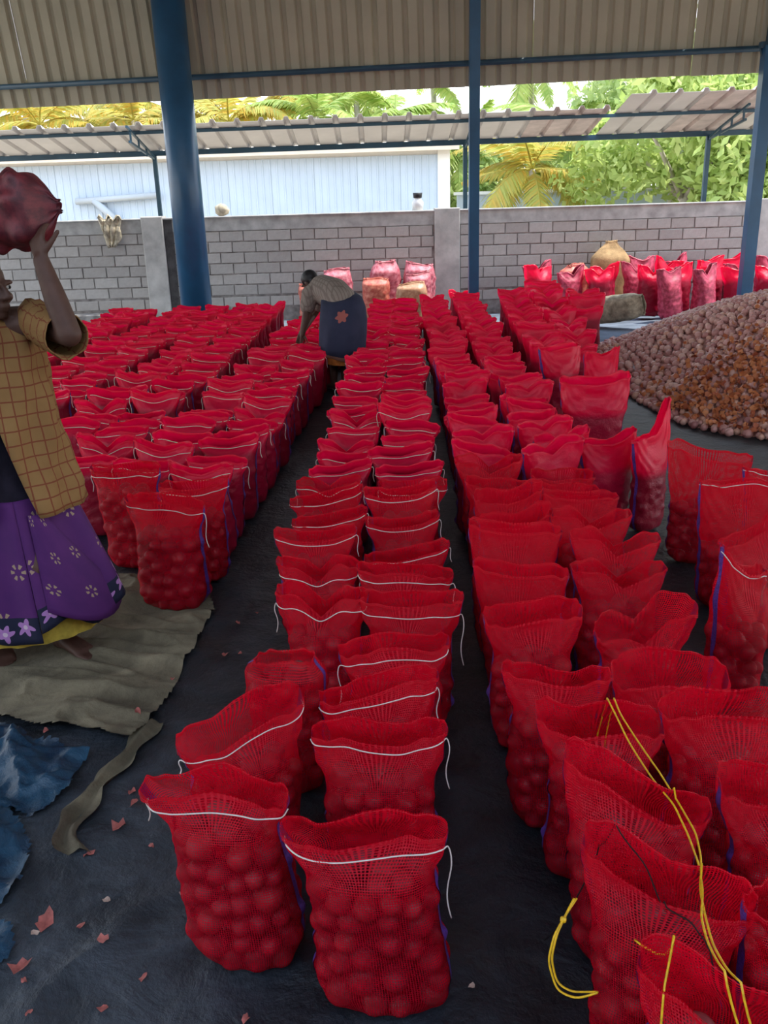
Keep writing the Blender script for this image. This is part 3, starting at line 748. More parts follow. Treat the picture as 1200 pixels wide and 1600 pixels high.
# ------------------------------------------------------------------ the mesh bags
class Bag: pass
def tri(x): return .82 * np.arcsin(.985 * np.sin(x)) / 1.4 + .18 * np.sin(x)
def make_bag(seed, W=.31, D=.20, fill=.36, rim=.47, nu=64, nv=56, mouth=.07, notch=0., peakR=0., peakL=0., front=.02, wave=.012, tx=0., ty=0., closed=0., sag=.0115, orad=.033, bulge=.95, bw=.90,
             string=None, tail=.15, tail_side=1, fold=0.0, net=None, onions=True):
    g = np.random.default_rng(seed); B = Bag()
    zr = np.r_[np.linspace(0, .05, max(4, nv // 9))[:-1], np.linspace(.05, rim, nv - max(4, nv // 9) + 1)]
    u = np.linspace(0, 1, nu, endpoint=False); t = 2 * PI * u
    ph = g.uniform(0, 6.28, 6); nexp = 2.5; tl = g.normal(0, .012)
    def base(tt, z):
        cs, sn = np.cos(tt), np.sin(tt)
        ne = nexp + 1.6 * sstep(fill, rim, z)
        c2 = np.sign(cs) * np.abs(cs) ** (2 / ne); s2 = np.sign(sn) * np.abs(sn) ** (2 / ne)
        bt = np.sqrt(np.clip(z / .06, 0, 1)); zz = np.clip((z - fill) / (rim - fill), 0, 1)
        a = W / 2 * bw * (.70 + .30 * bt) * (1 + .05 * np.sin(z / rim * 5 + ph[0]) - .03 * np.cos(z * 17 + ph[1]))
        b = D / 2 * (.66 + .34 * bt) * (1 + .07 * np.sin(z / rim * 4.2 + ph[2]))
        fl = sstep(-.25, 1.0, (z - fill) / (rim - fill))
        a = a * (1 - fl) + (W / 2 * 1.06) * fl; b = b * (1 - fl) + (mouth / 2) * fl
        if closed > 0: a = a * (1 - closed * fl); b = b * (1 - closed * fl)
        x = a * c2; y = b * s2
        xn = x / (W / 2)
        y = y + zz * wave * (tri(2.6 * xn + ph[3]) + .45 * tri(5.7 * xn + ph[4]) * (1 + .5 * s2)) + zz * fold * (xn * xn - .4)
        dz = zz * (.009 * tri(3.3 * xn + ph[5]) + tl * xn + .004 * tri(9 * tt + ph[3]) - front * (1 - s2) / 2 - notch * np.exp(-(xn / .28) ** 2) + peakR * sstep(-.1, 1.0, xn) + peakL * sstep(.1, -1.0, xn))
        k = (z / rim) ** 1.5
        return np.stack([x + tx * k, y + ty * k, z + dz], -1), np.stack([c2 * b, s2 * a, 0 * x], -1)
    T, Z = np.meshgrid(t, zr)
    P, Nn = base(T, Z); Nn = Nn / (np.linalg.norm(Nn, axis=-1, keepdims=True) + 1e-9)
    # onions pressed against the net from inside
    cen, rad = [], []
    tries = 1400 if nu > 40 else 500
    ct = g.uniform(0, 2 * PI, tries); cz = np.r_[np.full(60, .03), g.uniform(.03, fill - .04, tries - 60)]
    cp, cn = base(ct, cz); cn = cn / np.linalg.norm(cn, axis=1)[:, None]
    for k in range(tries):
        r = orad * g.uniform(.72, 1.2); c = cp[k] - cn[k] * (r + g.uniform(0, .006)); c[2] = max(c[2], r * .95)
        if all(np.sum((c - q) ** 2) > (1.66 * (r + s) / 2) ** 2 for q, s in zip(cen, rad)): cen.append(c); rad.append(r)
    n_side = len(cen)
    for k in range(40):      # top layer seen through the open mouth
        r = orad * g.uniform(.85, 1.05); c = np.array([g.uniform(-1, 1) * (W / 2 * bw - r * 1.5), g.uniform(-1, 1) * max(.0, D / 2 - r * 1.6), fill - r * 1.15])
        if all(np.sum((c - q) ** 2) > (1.6 * (r + s) / 2) ** 2 for q, s in zip(cen, rad)): cen.append(c); rad.append(r)
    cen, rad = np.array(cen), np.array(rad)
    disp = np.full(Z.shape, -.018)
    for c, r in zip(cen, rad):
        v = P - c; h = np.sum(v * Nn, -1); d2 = np.sum(v * v, -1) - h * h
        disp = np.maximum(disp, np.where(d2 < r * r, np.sqrt(np.maximum(r * r - d2, 0)) - h, -.018))
    disp = np.maximum(disp, -sag)
    for _ in range(2 if nu > 40 else 1):
        bl = (np.roll(disp, 1, 1) + np.roll(disp, -1, 1) + 2 * disp) / 4
        bl[1:-1] = (bl[:-2] + 2 * bl[1:-1] + bl[2:]) / 4
        disp = np.maximum(bl, disp * .75 + bl * .25)
    fade = 1 - sstep(fill - .01, fill + .06, Z)
    P = P + Nn * ((disp * bulge + .0015) * fade)[..., None]
    # creases in the loose top
    cr = .004 * np.sin(T * 9 + ph[1]) * np.sin(Z * 60 + ph[2] + np.sin(T * 3) * 2) * (1 - fade)
    P = P + Nn * cr[..., None]
    P[..., 2] = np.maximum(P[..., 2], .001)
    # hem: the edge is rolled over outwards
    top, ntop = P[-1], Nn[-1]
    hem1 = top + ntop * .003; hem1[:, 2] += .001
    hem2 = top + ntop * .0035; hem2[:, 2] -= .011
    G = np.concatenate([P, hem1[None], hem2[None]], 0); nr = len(G)
    per = np.r_[0, np.cumsum(np.linalg.norm(np.diff(np.r_[P[nv // 2], P[nv // 2][:1]], axis=0), axis=1))]
    Uu = np.broadcast_to(per[:-1], (nr, nu)); Vv = np.broadcast_to(np.r_[zr, rim + .003, rim + .014][:nr][:, None], (nr, nu))
    V = G.reshape(-1, 3); UV = np.stack([Uu, Vv], -1).reshape(-1, 2)
    mask = np.concatenate([1 - fade, np.ones((2, nu))], 0).reshape(-1)
    i = np.arange(nr - 1)[:, None]; k = np.arange(nu)[None]
    F = np.stack([i * nu + k, i * nu + (k + 1) % nu, (i + 1) * nu + (k + 1) % nu, (i + 1) * nu + k], -1).reshape(-1, 4)
    # closed bottom: fan as quads towards the middle
    cb = V[:nu].mean(0); cb[2] = .001; V = np.r_[V, cb[None]]; UV = np.r_[UV, [[0, 0]]]; mask = np.r_[mask, 0]
    cI = len(V) - 1; bot = [(cI, (q + 2) % nu, (q + 1) % nu, q) for q in range(0, nu, 2)]
    F = np.r_[F, np.array(bot)]
    # the UV seam column: reuse is fine, the net has no visible join there
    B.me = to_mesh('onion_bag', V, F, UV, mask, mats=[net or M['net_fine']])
    B.cen, B.rad, B.n_side = cen, rad, n_side
    B.P, B.Nn, B.nu, B.zr, B.rim, B.fill = P, Nn, nu, zr, rim, fill
    # violet seam down each narrow side
    B.seams = []
    hw = 1
    for cidx in (0, nu // 2):
        cols = [(cidx + q) % nu for q in range(-hw, hw + 1)]
        if nu <= 40: cols = [cidx - 1 if cidx else nu - 1, cidx]
        S = (P + Nn * .0022)[:, cols]; a, b = S.shape[:2]
        f = [(i_ * b + k_, i_ * b + k_ + 1, (i_ + 1) * b + k_ + 1, (i_ + 1) * b + k_) for i_ in range(a - 1) for k_ in range(b - 1)]
        B.seams.append(to_mesh('side_seam', S.reshape(-1, 3), f, mats=[M['seam']]))
    B.string = None
    if string:
        row = int(np.argmin(abs(zr - (fill + (rim - fill) * string)))); seq = list(range(nu // 2, nu)) + [0]
        pts = (P + Nn * .0035)[row, seq]
        pts = pts + np.c_[np.zeros((len(seq), 2)), .004 * np.sin(np.linspace(0, 9, len(seq)) + ph[0])]
        if tail_side < 0: pts = pts[::-1]
        e = pts[-1]; sd = 1 if tail_side > 0 else -1
        tl = [e + np.array([sd * (.004 + .006 * math.sin(q)), -.004 + .003 * math.cos(q * 1.7), -tail * q / 7]) for q in range(1, 8)]
        pts = np.r_[pts, np.array(tl)]
        sv, sf = tube(smoothpath(pts, max(20, len(pts))), .0018, 5)
        B.string = to_mesh('drawstring', sv, sf, mats=[M['string']])
    return B

def place_bag(B, x, y, rz, label, lean=(0, 0), sc=1.0, group='red mesh onion bags in rows', onions='stuff', seam=True, scz=None, name='onion_bag', z=0.0):
    o = link(name, B.me, None, (x, y, z), (lean[0], lean[1], rz), (sc, sc, scz or sc))
    tag(o, label, 'onion bag', group)
    if B.string: link('drawstring', B.string, o)
    if seam:
        for s in B.seams: link('side_seam', s, o)
    if onions == 'stuff':
        if not hasattr(B, 'on_me'): B.on_me = joined_onions('onions', B.cen, B.rad, M['onion_red_i'], np.random.default_rng(5), MD_V, MD_F)
        q = link('onions', B.on_me, o); q['kind'] = 'stuff'
    elif onions == 'each':
        mw = Matrix.LocRotScale(Vector((x, y, z)), o.rotation_euler, Vector((sc, sc, scz or sc)))
        front = [k for k in range(B.n_side) if B.cen[k][1] < -.02]
        lay = {}
        for k in front: lay.setdefault(int(B.cen[k][2] / .066), []).append(k)
        for L in lay:
            for q, k in enumerate(sorted(lay[L], key=lambda k: B.cen[k][0])):
                p = link('onion', ON_ME, None, mw @ Vector(B.cen[k]), tuple(rng.uniform(0, 6.28, 3)), (B.rad[k] * sc,) * 3)
                tag(p, f'red onion in the {onion_of[label]}, {ORD[L]} layer from its base, {ORD[q]} from left', 'onion', 'onions inside the ' + onion_of[label])
        bk = [k for k in range(len(B.cen)) if k not in front]
        q = link('onions', joined_onions('onions', B.cen[bk], B.rad[bk], M['onion_red_i'], np.random.default_rng(5), ON_V, ON_F), o); q['kind'] = 'stuff'
    return o

R_ = math.radians
ORD = ['first', 'second', 'third', 'fourth', 'fifth', 'sixth', 'seventh', 'eighth', 'ninth', 'tenth', 'eleventh', 'twelfth'] + [f'{n}th' for n in range(13, 60)]
ORD[20] = '21st'; ORD[21] = '22nd'; ORD[22] = '23rd'; ORD[30] = '31st'; ORD[31] = '32nd'; ORD[32] = '33rd'
onion_of = {}
LB1 = 'foremost net bag, right one, long white string tail on its right corner'
LB2 = 'foremost net bag, left one, violet stripe on its right top edge'
LB3 = 'net bag with a tall pointed corner and yellow twine loop'; LB4 = 'net bag in the nearest right corner, crossed by twine over its face'
onion_of[LB3] = 'pointed-corner bag'; onion_of[LB4] = 'nearest right corner bag'
onion_of[LB1] = 'right foremost bag'; onion_of[LB2] = 'left foremost bag'

# --- nearest bags, each with a shape of its own: (x, y, yaw, make args, label, lean)
NN = dict(nu=96, nv=72, net=M['net'])
near = [
 (-.03, 1.555, -7, dict(seed=11, W=.335, D=.20, fill=.37, rim=.46, mouth=.06, front=.022, wave=.012, string=.62, tail=.20, tail_side=1, tx=-.035, ty=.0), LB1, 'each'),
 (-.355, 1.70, -10, dict(seed=12, W=.32, D=.20, fill=.38, rim=.47, mouth=.07, front=.02, wave=.02, string=.55, tail=.07, tail_side=-1, tx=-.05, ty=.0), LB2, 'each'),
 (-.39, 2.02, 33, dict(seed=13, W=.33, D=.19, fill=.33, rim=.47, mouth=.07, front=.06, wave=.01, string=.75, tail=.05, tail_side=-1), 'open net bag turned slantwise, directly behind the left foremost bag', 'stuff'),
 (-.03, 1.93, -3, dict(seed=14, W=.32, D=.19, fill=.33, rim=.465, mouth=.05, front=.03, wave=.012, string=.8, tail=.16, tail_side=1), 'net bag directly behind the right foremost bag, string along its rim', 'stuff'),
 (-.03, 2.15, 8, dict(seed=15, W=.31, D=.18, fill=.33, rim=.465, mouth=.05, front=.025, wave=.012, string=.72, tail=.12, tail_side=1, peakR=.02), 'net bag third from the front in right file of the middle rows', 'stuff'),
 (-.31, 2.36, -15, dict(seed=16, W=.27, D=.20, fill=.40, rim=.44, mouth=.10, front=.01, wave=.008, closed=.35), 'full lumpy net bag without a raised rim, behind the slantwise bag', 'stuff'),
 (.02, 2.40, 15, dict(seed=17, W=.32, D=.19, fill=.34, rim=.465, mouth=.05, front=.03, wave=.014, string=.7, tail=.14, tail_side=-1), 'net bag fourth from the front in right file of the middle rows', 'stuff'),
 (-.22, 2.78, -10, dict(seed=18, W=.30, D=.19, fill=.33, rim=.47, mouth=.07, front=.02, wave=.016, notch=.07, string=.62, tail=.12, tail_side=-1), 'net bag with a deep V-shaped dip in its rim, left middle file', 'stuff'),
 (.08, 2.71, -13, dict(seed=19, W=.33, D=.18, fill=.33, rim=.47, mouth=.05, front=.03, wave=.012, string=.62, tail=.2, tail_side=1), 'net bag beside the one with the V-shaped dip, violet left corner', 'stuff'),
 (.07, 2.99, -6, dict(seed=20, W=.33, D=.18, fill=.33, rim=.455, mouth=.05, front=.025, wave=.012, string=.7, tail=.1, tail_side=1), 'net bag sixth from the front in right file of the middle rows', 'stuff'),
 (-.25, 3.07, -4, dict(seed=21, W=.29, D=.19, fill=.36, rim=.46, mouth=.06, front=.02, wave=.012, notch=.06, string=.5, tail=.08, tail_side=1), 'net bag with a heart-shaped rim behind the V-dipped bag', 'stuff'),
 # right double row, open mouths
 (.46, 2.54, 1, dict(seed=31, W=.29, D=.20, fill=.34, rim=0.49, mouth=.10, front=.03, wave=.006), 'open-mouthed net bag with a flat front flap, right rows, beside the dark aisle', 'stuff'),
 (.80, 2.52, 8, dict(seed=32, W=.30, D=.18, fill=.33, rim=0.47, mouth=.09, front=.05, wave=.03, notch=.05, peakR=.03), 'net bag with its rim folded in two beside the flat-flapped open bag', 'stuff'),
 (.78, 2.18, -6, dict(seed=33, W=.29, D=.20, fill=.33, rim=0.48, mouth=.13, front=.05, wave=.012), 'wide open net bag at the top end of the yellow twine', 'stuff'),
 (.46, 2.16, -12, dict(seed=34, W=.28, D=.20, fill=.36, rim=0.47, mouth=.07, front=.01, wave=.012), 'net bag left of the wide open bag near the twine end', 'stuff'),
 (.53, 1.94, -6, dict(seed=35, W=.30, D=.20, fill=0.36, rim=0.485, mouth=0.07, front=.05, wave=.014), 'net bag with drooping front rim under the dark string start', 'stuff'),
 (.86, 1.96, 3, dict(seed=36, W=.33, D=.19, fill=.33, rim=0.5, mouth=.08, front=.035, wave=.008), 'broad net bag with a smooth front panel under the upper yellow twine', 'stuff'),
 (.54, 1.66, -22, dict(seed=37, W=.30, D=.22, fill=0.35, rim=0.485, mouth=0.055, front=.05, wave=.01, peakL=.03), 'net bag with a violet seam facing the aisle, crossed by dark string', 'stuff'),
 (.90, 1.67, 4, dict(seed=38, W=.31, D=.20, fill=0.32, rim=0.49, mouth=0.07, front=.06, wave=.02), 'open net bag right of the violet-seamed bag, beyond the yellow twine', 'stuff'),
 (.53, 1.4, -30, dict(seed=39, W=.31, D=.22, fill=0.35, rim=0.47, mouth=0.05, front=.07, wave=.008, peakL=.05), LB3, 'each'),
 (.80, 1.36, 12, dict(seed=40, W=.30, D=.20, fill=0.33, rim=0.465, mouth=0.055, front=.03, wave=.02), 'net bag right of the tall pointed corner, under the dark string', 'stuff'),
 (.55, 1.10, -30, dict(seed=41, W=.30, D=.20, fill=0.35, rim=.475, mouth=0.045, front=.07, wave=.012, peakL=.05), LB4, 'each'),
 (.36, 1.17, -18, dict(seed=42, W=.22, D=.18, fill=.13, rim=.19, mouth=.06, front=.01, wave=.01, closed=.7), 'low slumped net bag at the floor edge under the twine loop', 'stuff'),
 (.93, 1.09, 8, dict(seed=43, W=.30, D=.20, fill=0.33, rim=0.46, mouth=0.055, front=.03, wave=.02), 'net bag at the extreme right edge where the twine runs off', 'stuff'),
]
for x, y, yaw, kw, lb, on in near:
    kk = dict(NN); kk.update(kw)
    place_bag(make_bag(**kk), x, y, R_(yaw), lb, onions=on)

# --- the nearest bags of the left rows and the leaning bags on the right
near2 = [
 (-.96, 3.72, -16, dict(seed=51, W=.34, D=.22, fill=.36, rim=.49, mouth=.06, front=.02, wave=.012, string=.75, tail=.16, tail_side=1), 'big net bag standing on the canvas edge, front of the left rows', 1.05),
 (-1.27, 4.22, -10, dict(seed=52, W=.32, D=.21, fill=.40, rim=.50, mouth=.06, front=.02, wave=.012, string=.6, tail=.09, tail_side=-1), 'tall shiny net bag beside the purple sari hem', 1.05),
 (-.90, 4.02, -8, dict(seed=53, W=.32, D=.20, fill=.36, rim=.49, mouth=.06, front=.02, wave=.016, string=.75, tail=.08, tail_side=-1), 'net bag directly behind the big one on the canvas edge', 1.0),
 (1.22, 2.78, 20, dict(seed=61, W=.24, D=.19, fill=.30, rim=.50, mouth=.05, front=.02, wave=.01, peakL=.10, closed=.25, string=.93, tail=.12), 'dark net bag with a narrow pointed top and hanging string end', 1.0),
 (1.36, 2.52, 8, dict(seed=62, W=.26, D=.19, fill=.32, rim=.52, mouth=.06, front=.02, wave=.02, string=.92, tail=.05), 'net bag at the right edge with curled rim and violet corner', 1.0),
 (1.45, 3.16, 24, dict(seed=63, W=.38, D=.18, fill=.30, rim=.50, mouth=.05, front=.02, wave=.016, peakR=.22), 'net bag drawn up into a high violet-edged corner at right', 1.0),
 (1.50, 3.55, 4, dict(seed=64, W=.33, D=.20, fill=.30, rim=.56, mouth=.05, front=.0, wave=.008, string=.96, tail=.03), 'net bag with a big flat square flap and white hemmed corner', 1.0),
 (1.55, 4.05, -14, dict(seed=65, W=.36, D=.20, fill=.32, rim=.55, mouth=.08, front=.03, wave=.02, peakL=.04), 'net bag with a crossed white thread behind the square-flapped bag', 1.0),
 (1.78, 3.80, 10, dict(seed=66, W=.32, D=.20, fill=.34, rim=.52, mouth=.06, front=.0, wave=.02, string=.95, tail=.03), 'net bag with bright white hem threads beside the onion pile edge', 1.0),
 (1.42, 4.52, 38, dict(seed=67, W=.27, D=.16, fill=.30, rim=.52, mouth=.04, front=.0, wave=.01, peakR=.17, fold=.03), 'slim net bag standing up in a tall sharp point', 1.0),
 (1.22, 4.62, 20, dict(seed=68, W=.32, D=.19, fill=.30, rim=.48, mouth=.05, front=.02, wave=.014, peakR=.04), 'net bag leaning left of the tall sharp pointed bag', 1.0),
 (1.36, 5.55, -6, dict(seed=69, W=.36, D=.20, fill=.34, rim=.56, mouth=.08, front=.03, wave=.028), 'large billowing net bag beside the dark front of the pile', 1.15),
 (1.64, 6.55, -4, dict(seed=70, W=.22, D=.18, fill=.32, rim=.55, mouth=.04, front=.0, wave=.016, peakL=.03, peakR=.05), 'narrow net bag with a notched square top against the pile', 1.1),
 (1.42, 6.95, 25, dict(seed=71, W=.30, D=.20, fill=.33, rim=.55, mouth=.06, front=.02, wave=.02), 'upright net bag left of the narrow square-topped bag', 1.15),
]
for x, y, yaw, kw, lb, s in near2:
    kk = dict(nu=80, nv=56, net=M['net'] if y < 4.4 else M['net_fine']); kk.update(kw)
    place_bag(make_bag(**kk), x, y, R_(yaw), lb, sc=s, onions='stuff' if y < 4.4 else None)

# --- rows: shared shapes
def proto(seed, hi, tied, near_net):
    g = random.Random(seed)
    return make_bag(seed=seed, W=g.uniform(.295, .325), D=g.uniform(.18, .2), fill=g.uniform(.33, .375), rim=g.uniform(.45, .48) if tied else g.uniform(.47, .51), nu=56 if hi else 32, nv=40 if hi else 16,
                    mouth=g.uniform(.028, .055) if tied else g.uniform(.05, .10), notch=g.choice([0, 0, 0, .05]), front=g.uniform(.015, .045), wave=g.uniform(.01, .024), peakR=g.choice([0, 0, .03]), peakL=g.choice([0, 0, .03]),
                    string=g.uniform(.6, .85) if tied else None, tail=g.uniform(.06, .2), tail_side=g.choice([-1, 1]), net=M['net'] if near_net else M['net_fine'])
PR = {('near', 1): [proto(100 + i, True, True, True) for i in range(5)], ('near', 0): [proto(120 + i, True, False, True) for i in range(5)],
      ('mid', 1): [proto(140 + i, True, True, False) for i in range(8)], ('mid', 0): [proto(160 + i, True, False, False) for i in range(7)],
      ('far', 1): [proto(180 + i, False, True, False) for i in range(7)], ('far', 0): [proto(190 + i, False, False, False) for i in range(6)]}
cand = []   # (distance, x, y, yaw, tied, label)
def row(name, files, y0, y1, step, tied, first=1):
    for fname, xf in files:
        y = y0 if not isinstance(y0, dict) else y0[fname]; i = first if not isinstance(first, dict) else first[fname]
        while y < y1:
            x = xf(y) + random.gauss(0, .018)
            cand.append((math.hypot(x, y), x, y + random.gauss(0, .012), random.gauss(0, 7), tied, f'{tied and "tied" or "open"} red net bag, {ORD[i - 1]} from the front, {fname} file of {name}'))
            y += step * random.uniform(.93, 1.07); i += 1
row('the middle rows', (('left', lambda y: -.27 + .040 * (y - 3.3)), ('right', lambda y: .075 + .033 * (y - 3.3))), {'left': 3.36, 'right': 3.26}, 12.5, .275, 1, {'left': 7, 'right': 7})
row('the right rows', (('left', lambda y: .50 + .026 * (y - 3)), ('right', lambda y: .845 + .036 * (y - 3))), {'left': 2.88, 'right': 2.86}, 13.5, .27, 0, 7)
row('the carrier-side rows', (('left', lambda y: -1.27 + .070 * (y - 4.2)), ('right', lambda y: -.93 + .070 * (y - 4.0))), {'left': 4.5, 'right': 4.31}, 12.2, .28, 1, {'left': 2, 'right': 3})
row('the second left rows', (('left', lambda y: -1.93 + .02 * (y - 5.6)), ('right', lambda y: -1.58 + .02 * (y - 5.6))), {'left': 5.5, 'right': 4.7}, 12.6, .285, 1)
row('the third left rows', (('left', lambda y: -2.77 + .04 * (y - 7)), ('right', lambda y: -2.42 + .04 * (y - 7))), {'left': 7.2, 'right': 6.5}, 12.5, .285, 1)
row('the fourth left rows', (('left', lambda y: -3.62 + .04 * (y - 8)), ('right', lambda y: -3.27 + .04 * (y - 8))), {'left': 8.4, 'right': 7.9}, 12.4, .29, 1)
# loose cluster between the right row and the pile
for i, (x, y, yw, s) in enumerate([(1.45, 7.55, 20, 1.1), (1.72, 7.75, -30, 1.05), (1.5, 8.1, 10, 1.1), (1.82, 8.3, -20, 1.1), (1.48, 8.55, -8, 1.1), (1.86, 8.75, 30, 1.1), (1.55, 9.0, 15, 1.1), (1.95, 9.2, -25, 1.15),
          (1.55, 9.5, 0, 1.1), (1.95, 9.65, 20, 1.15), (2.3, 9.9, -15, 1.2), (1.6, 9.95, -18, 1.1), (2.0, 10.15, 25, 1.2), (2.4, 10.4, 5, 1.3), (1.65, 10.5, 5, 1.1), (2.05, 10.65, -12, 1.25), (2.45, 10.85, 15, 1.35),
          (1.7, 11.05, 10, 1.15), (2.08, 11.2, 20, 1.3), (1.75, 11.6, -14, 1.15), (2.15, 11.75, 0, 1.3), (1.8, 12.2, 10, 1.2), (2.2, 12.3, -20, 1.3)]):
    cand.append((math.hypot(x, y), x, y, yw, 0, f'open red net bag, {ORD[i]} from the front in the loose cluster beside the pile', s))
cand.sort(key=lambda c: c[0])
MAXI = 296 - len(near) - len(near2) - 14
rest = []
for i, cnd in enumerate(cand):
    d, x, y, yw, tied, lb = cnd[:6]; s = cnd[6] if len(cnd) > 6 else random.uniform(.94, 1.05)
    if math.hypot(x - 1.34, y - 12.7) < .26 or (y > 12.75 and x < 1.0): continue
    if abs(x + .36) < .20 and abs(y - 8.62) < .28: continue                    # the bent worker stands here
    lod = 'near' if d < 4.3 else 'mid' if d < 7.5 else 'far'
    B = PR[(lod, tied)][random.randrange(len(PR[(lod, tied)]))]
    if i < MAXI:
        place_bag(B, x, y, R_(yw), lb, lean=(random.gauss(0, .03), random.gauss(0, .03)), sc=s, scz=s * random.uniform(.95, 1.06), onions='stuff' if lod == 'near' else None, seam=d < 7.5)
    else: rest.append((x, y, yw, s, tied))
Vs, Fs, Us, Ms, off = [], [], [], [], 0
cache = {}
for x, y, yw, s, tied in rest:
    B = PR[('far', tied)][random.randrange(6)]
    for me, kind in ((B.me, 0),):
        if id(me) not in cache:
            co = np.zeros(len(me.vertices) * 3); me.vertices.foreach_get('co', co)
            mk = np.zeros(len(me.vertices)); me.attributes['mask'].data.foreach_get('value', mk)
            fl_ = np.zeros(len(me.loops), dtype=np.int32); me.loops.foreach_get('vertex_index', fl_)
            cache[id(me)] = (co.reshape(-1, 3), mk, fl_.reshape(-1, 4))
        co, mk, fl_ = cache[id(me)]; a = R_(yw)
        v = co * s; Vs.append(np.stack([v[:, 0] * math.cos(a) - v[:, 1] * math.sin(a) + x, v[:, 0] * math.sin(a) + v[:, 1] * math.cos(a) + y, v[:, 2]], 1)); Fs.append(fl_ + off); Ms.append(mk); off += len(co)
Vs = np.concatenate(Vs)
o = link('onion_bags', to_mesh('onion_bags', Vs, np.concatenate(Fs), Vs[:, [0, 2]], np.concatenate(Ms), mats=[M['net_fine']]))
tag(o, 'far ends of the rows of red net bags before the block wall', 'onion bags', None, 'stuff')

# ------------------------------------------------------------------ big sacks by the wall
def big(seed, x, y, yaw, mat, label, s=1.5, cat='onion bag', lean=(0, 0), z=0.0, name='onion_bag', group='big filled net bags by the back wall', **kw):
    a = dict(W=.30, D=.24, fill=.40, rim=.45, nu=48, nv=34, mouth=.12, front=.0, wave=.012, closed=.3, orad=.028, bulge=1.2); a.update(kw)
    B = make_bag(seed=seed, net=mat, **a)
    o = link(name, B.me, None, (x, y, z), (lean[0], lean[1], R_(yaw)), (s, s, s)); tag(o, label, cat, group); return o
big(301, -1.02, 13.75, 0, M['net_orange'], 'bright orange-red net bag behind the head of the bent worker', 1.35)
big(302, -.62, 14.2, 10, M['net_pink'], 'pink net bag at the wall behind the back of the bent worker', 1.75)
big(303, -.02, 13.6, -6, M['net_orange'], 'orange-pink net bag just right of the bent worker', 1.5, W=.33)
big(304, .13, 14.25, 8, M['net_pink'], 'tall pink net bag with wispy top at the wall', 1.85, closed=.5, rim=.48)
big(305, .66, 14.25, 0, M['net_pink'], 'rearmost pink net bag in the stack left of the pier', 1.85)
big(306, .62, 13.72, 5, M['net_pink'], 'pink net bag in the stack left of the pier, middle one', 1.62)
big(307, .50, 13.3, -4, M['net_yellow'], 'straw-coloured net bag in front of the pink stack', 1.38, W=.36)
xs_ = [(2.72, 14.0, 'net_crimson', 1.65), (3.95, 14.1, 'net_crimson', 1.6), (4.35, 13.75, 'net', 1.4), (4.75, 13.95, 'net_crimson', 1.5), (5.15, 13.7, 'net', 1.4), (5.5, 13.95, 'net', 1.45), (5.9, 13.75, 'net_crimson', 1.4), (6.3, 13.9, 'net', 1.4), (4.0, 13.5, 'net', 1.35), (4.65, 13.3, 'net_crimson', 1.3), (5.65, 13.4, 'net', 1.3), (3.45, 13.75, 'net', 1.35), (3.75, 13.7, 'net_crimson', 1.3), (5.2, 13.3, 'net', 1.25), (6.1, 13.3, 'net', 1.3), (6.55, 13.5, 'net_crimson', 1.4), (4.2, 13.2, 'net_crimson', 1.25), (3.2, 13.65, 'net', 1.35), (2.95, 13.6, 'net_crimson', 1.3), (4.9, 13.45, 'net', 1.3), (5.35, 13.55, 'net_crimson', 1.3), (2.5, 13.7, 'net', 1.4), (4.45, 13.45, 'net', 1.3)]
PXY = np.array([[q[0], q[1]] for q in xs_]); FIX = np.array([(3.62, 14.3), (3.02, 14.0), (2.85, 12.75), (3.2, 12.75)])
for _ in range(120):          # stand them side by side
    for a in range(len(PXY)):
        for q in [PXY[b] for b in range(len(PXY)) if b != a] + list(FIX):
            d = PXY[a] - q; L = np.linalg.norm(d) + 1e-6
            if L < .47: PXY[a] += d / L * (.47 - L) * .4
    PXY[:, 0] = np.clip(PXY[:, 0], 2.35, 7.0); PXY[:, 1] = np.clip(PXY[:, 1], 13.0, 14.3)
xs_ = [(float(p[0]), float(p[1]), q[2], min(q[3], 1.42)) for p, q in zip(PXY, xs_)]
CR = sorted(range(len(xs_)), key=lambda q: xs_[q][0] / xs_[q][1])
for i, (x, y, mt, s) in enumerate(xs_):
    big(320 + i, x, y, random.uniform(-25, 25), M['net_fine'] if mt == 'net' else M[mt], f'slumped crimson net bag behind the pile, {ORD[CR.index(i)]} of its row from the left end', s,
        lean=(random.uniform(-.15, .0), random.uniform(-.12, .12)), z=.03, rim=.52, closed=.0, mouth=.07, wave=.03, fill=.36, notch=random.choice([0, .06]), peakL=random.choice([0, .05]), peakR=random.choice([0, .05]), group='crimson bags behind the pile')
big(341, 3.02, 13.95, 10, M['net_orange'], 'tall red-pink stuffed sack left of the jute tip', 1.7, closed=.5, wave=.02, group=None, name='stuffed_sack')
big(342, 3.62, 14.3, 0, M['jute'], 'brown jute sack with a peaked top leaning on the wall', 2.1, cat='sack', closed=.75, bulge=.3, name='jute_sack', group=None, lean=(-.1, .05), rim=.52, peakL=.0)
sk = big(343, 3.40, 12.9, 60, M['beige_sack'], 'beige netting sack lying on its side before the crimson bags', 1.5, cat='sack', closed=.35, bulge=.5, name='beige_sack', group=None, lean=(0, 1.15), rim=.5, fold=.02)
sk.location = (3.0, 12.7, .19); sk.rotation_euler = (R_(8), R_(80), R_(-25)); sk.scale = (1.35, 1.35, 1.5)

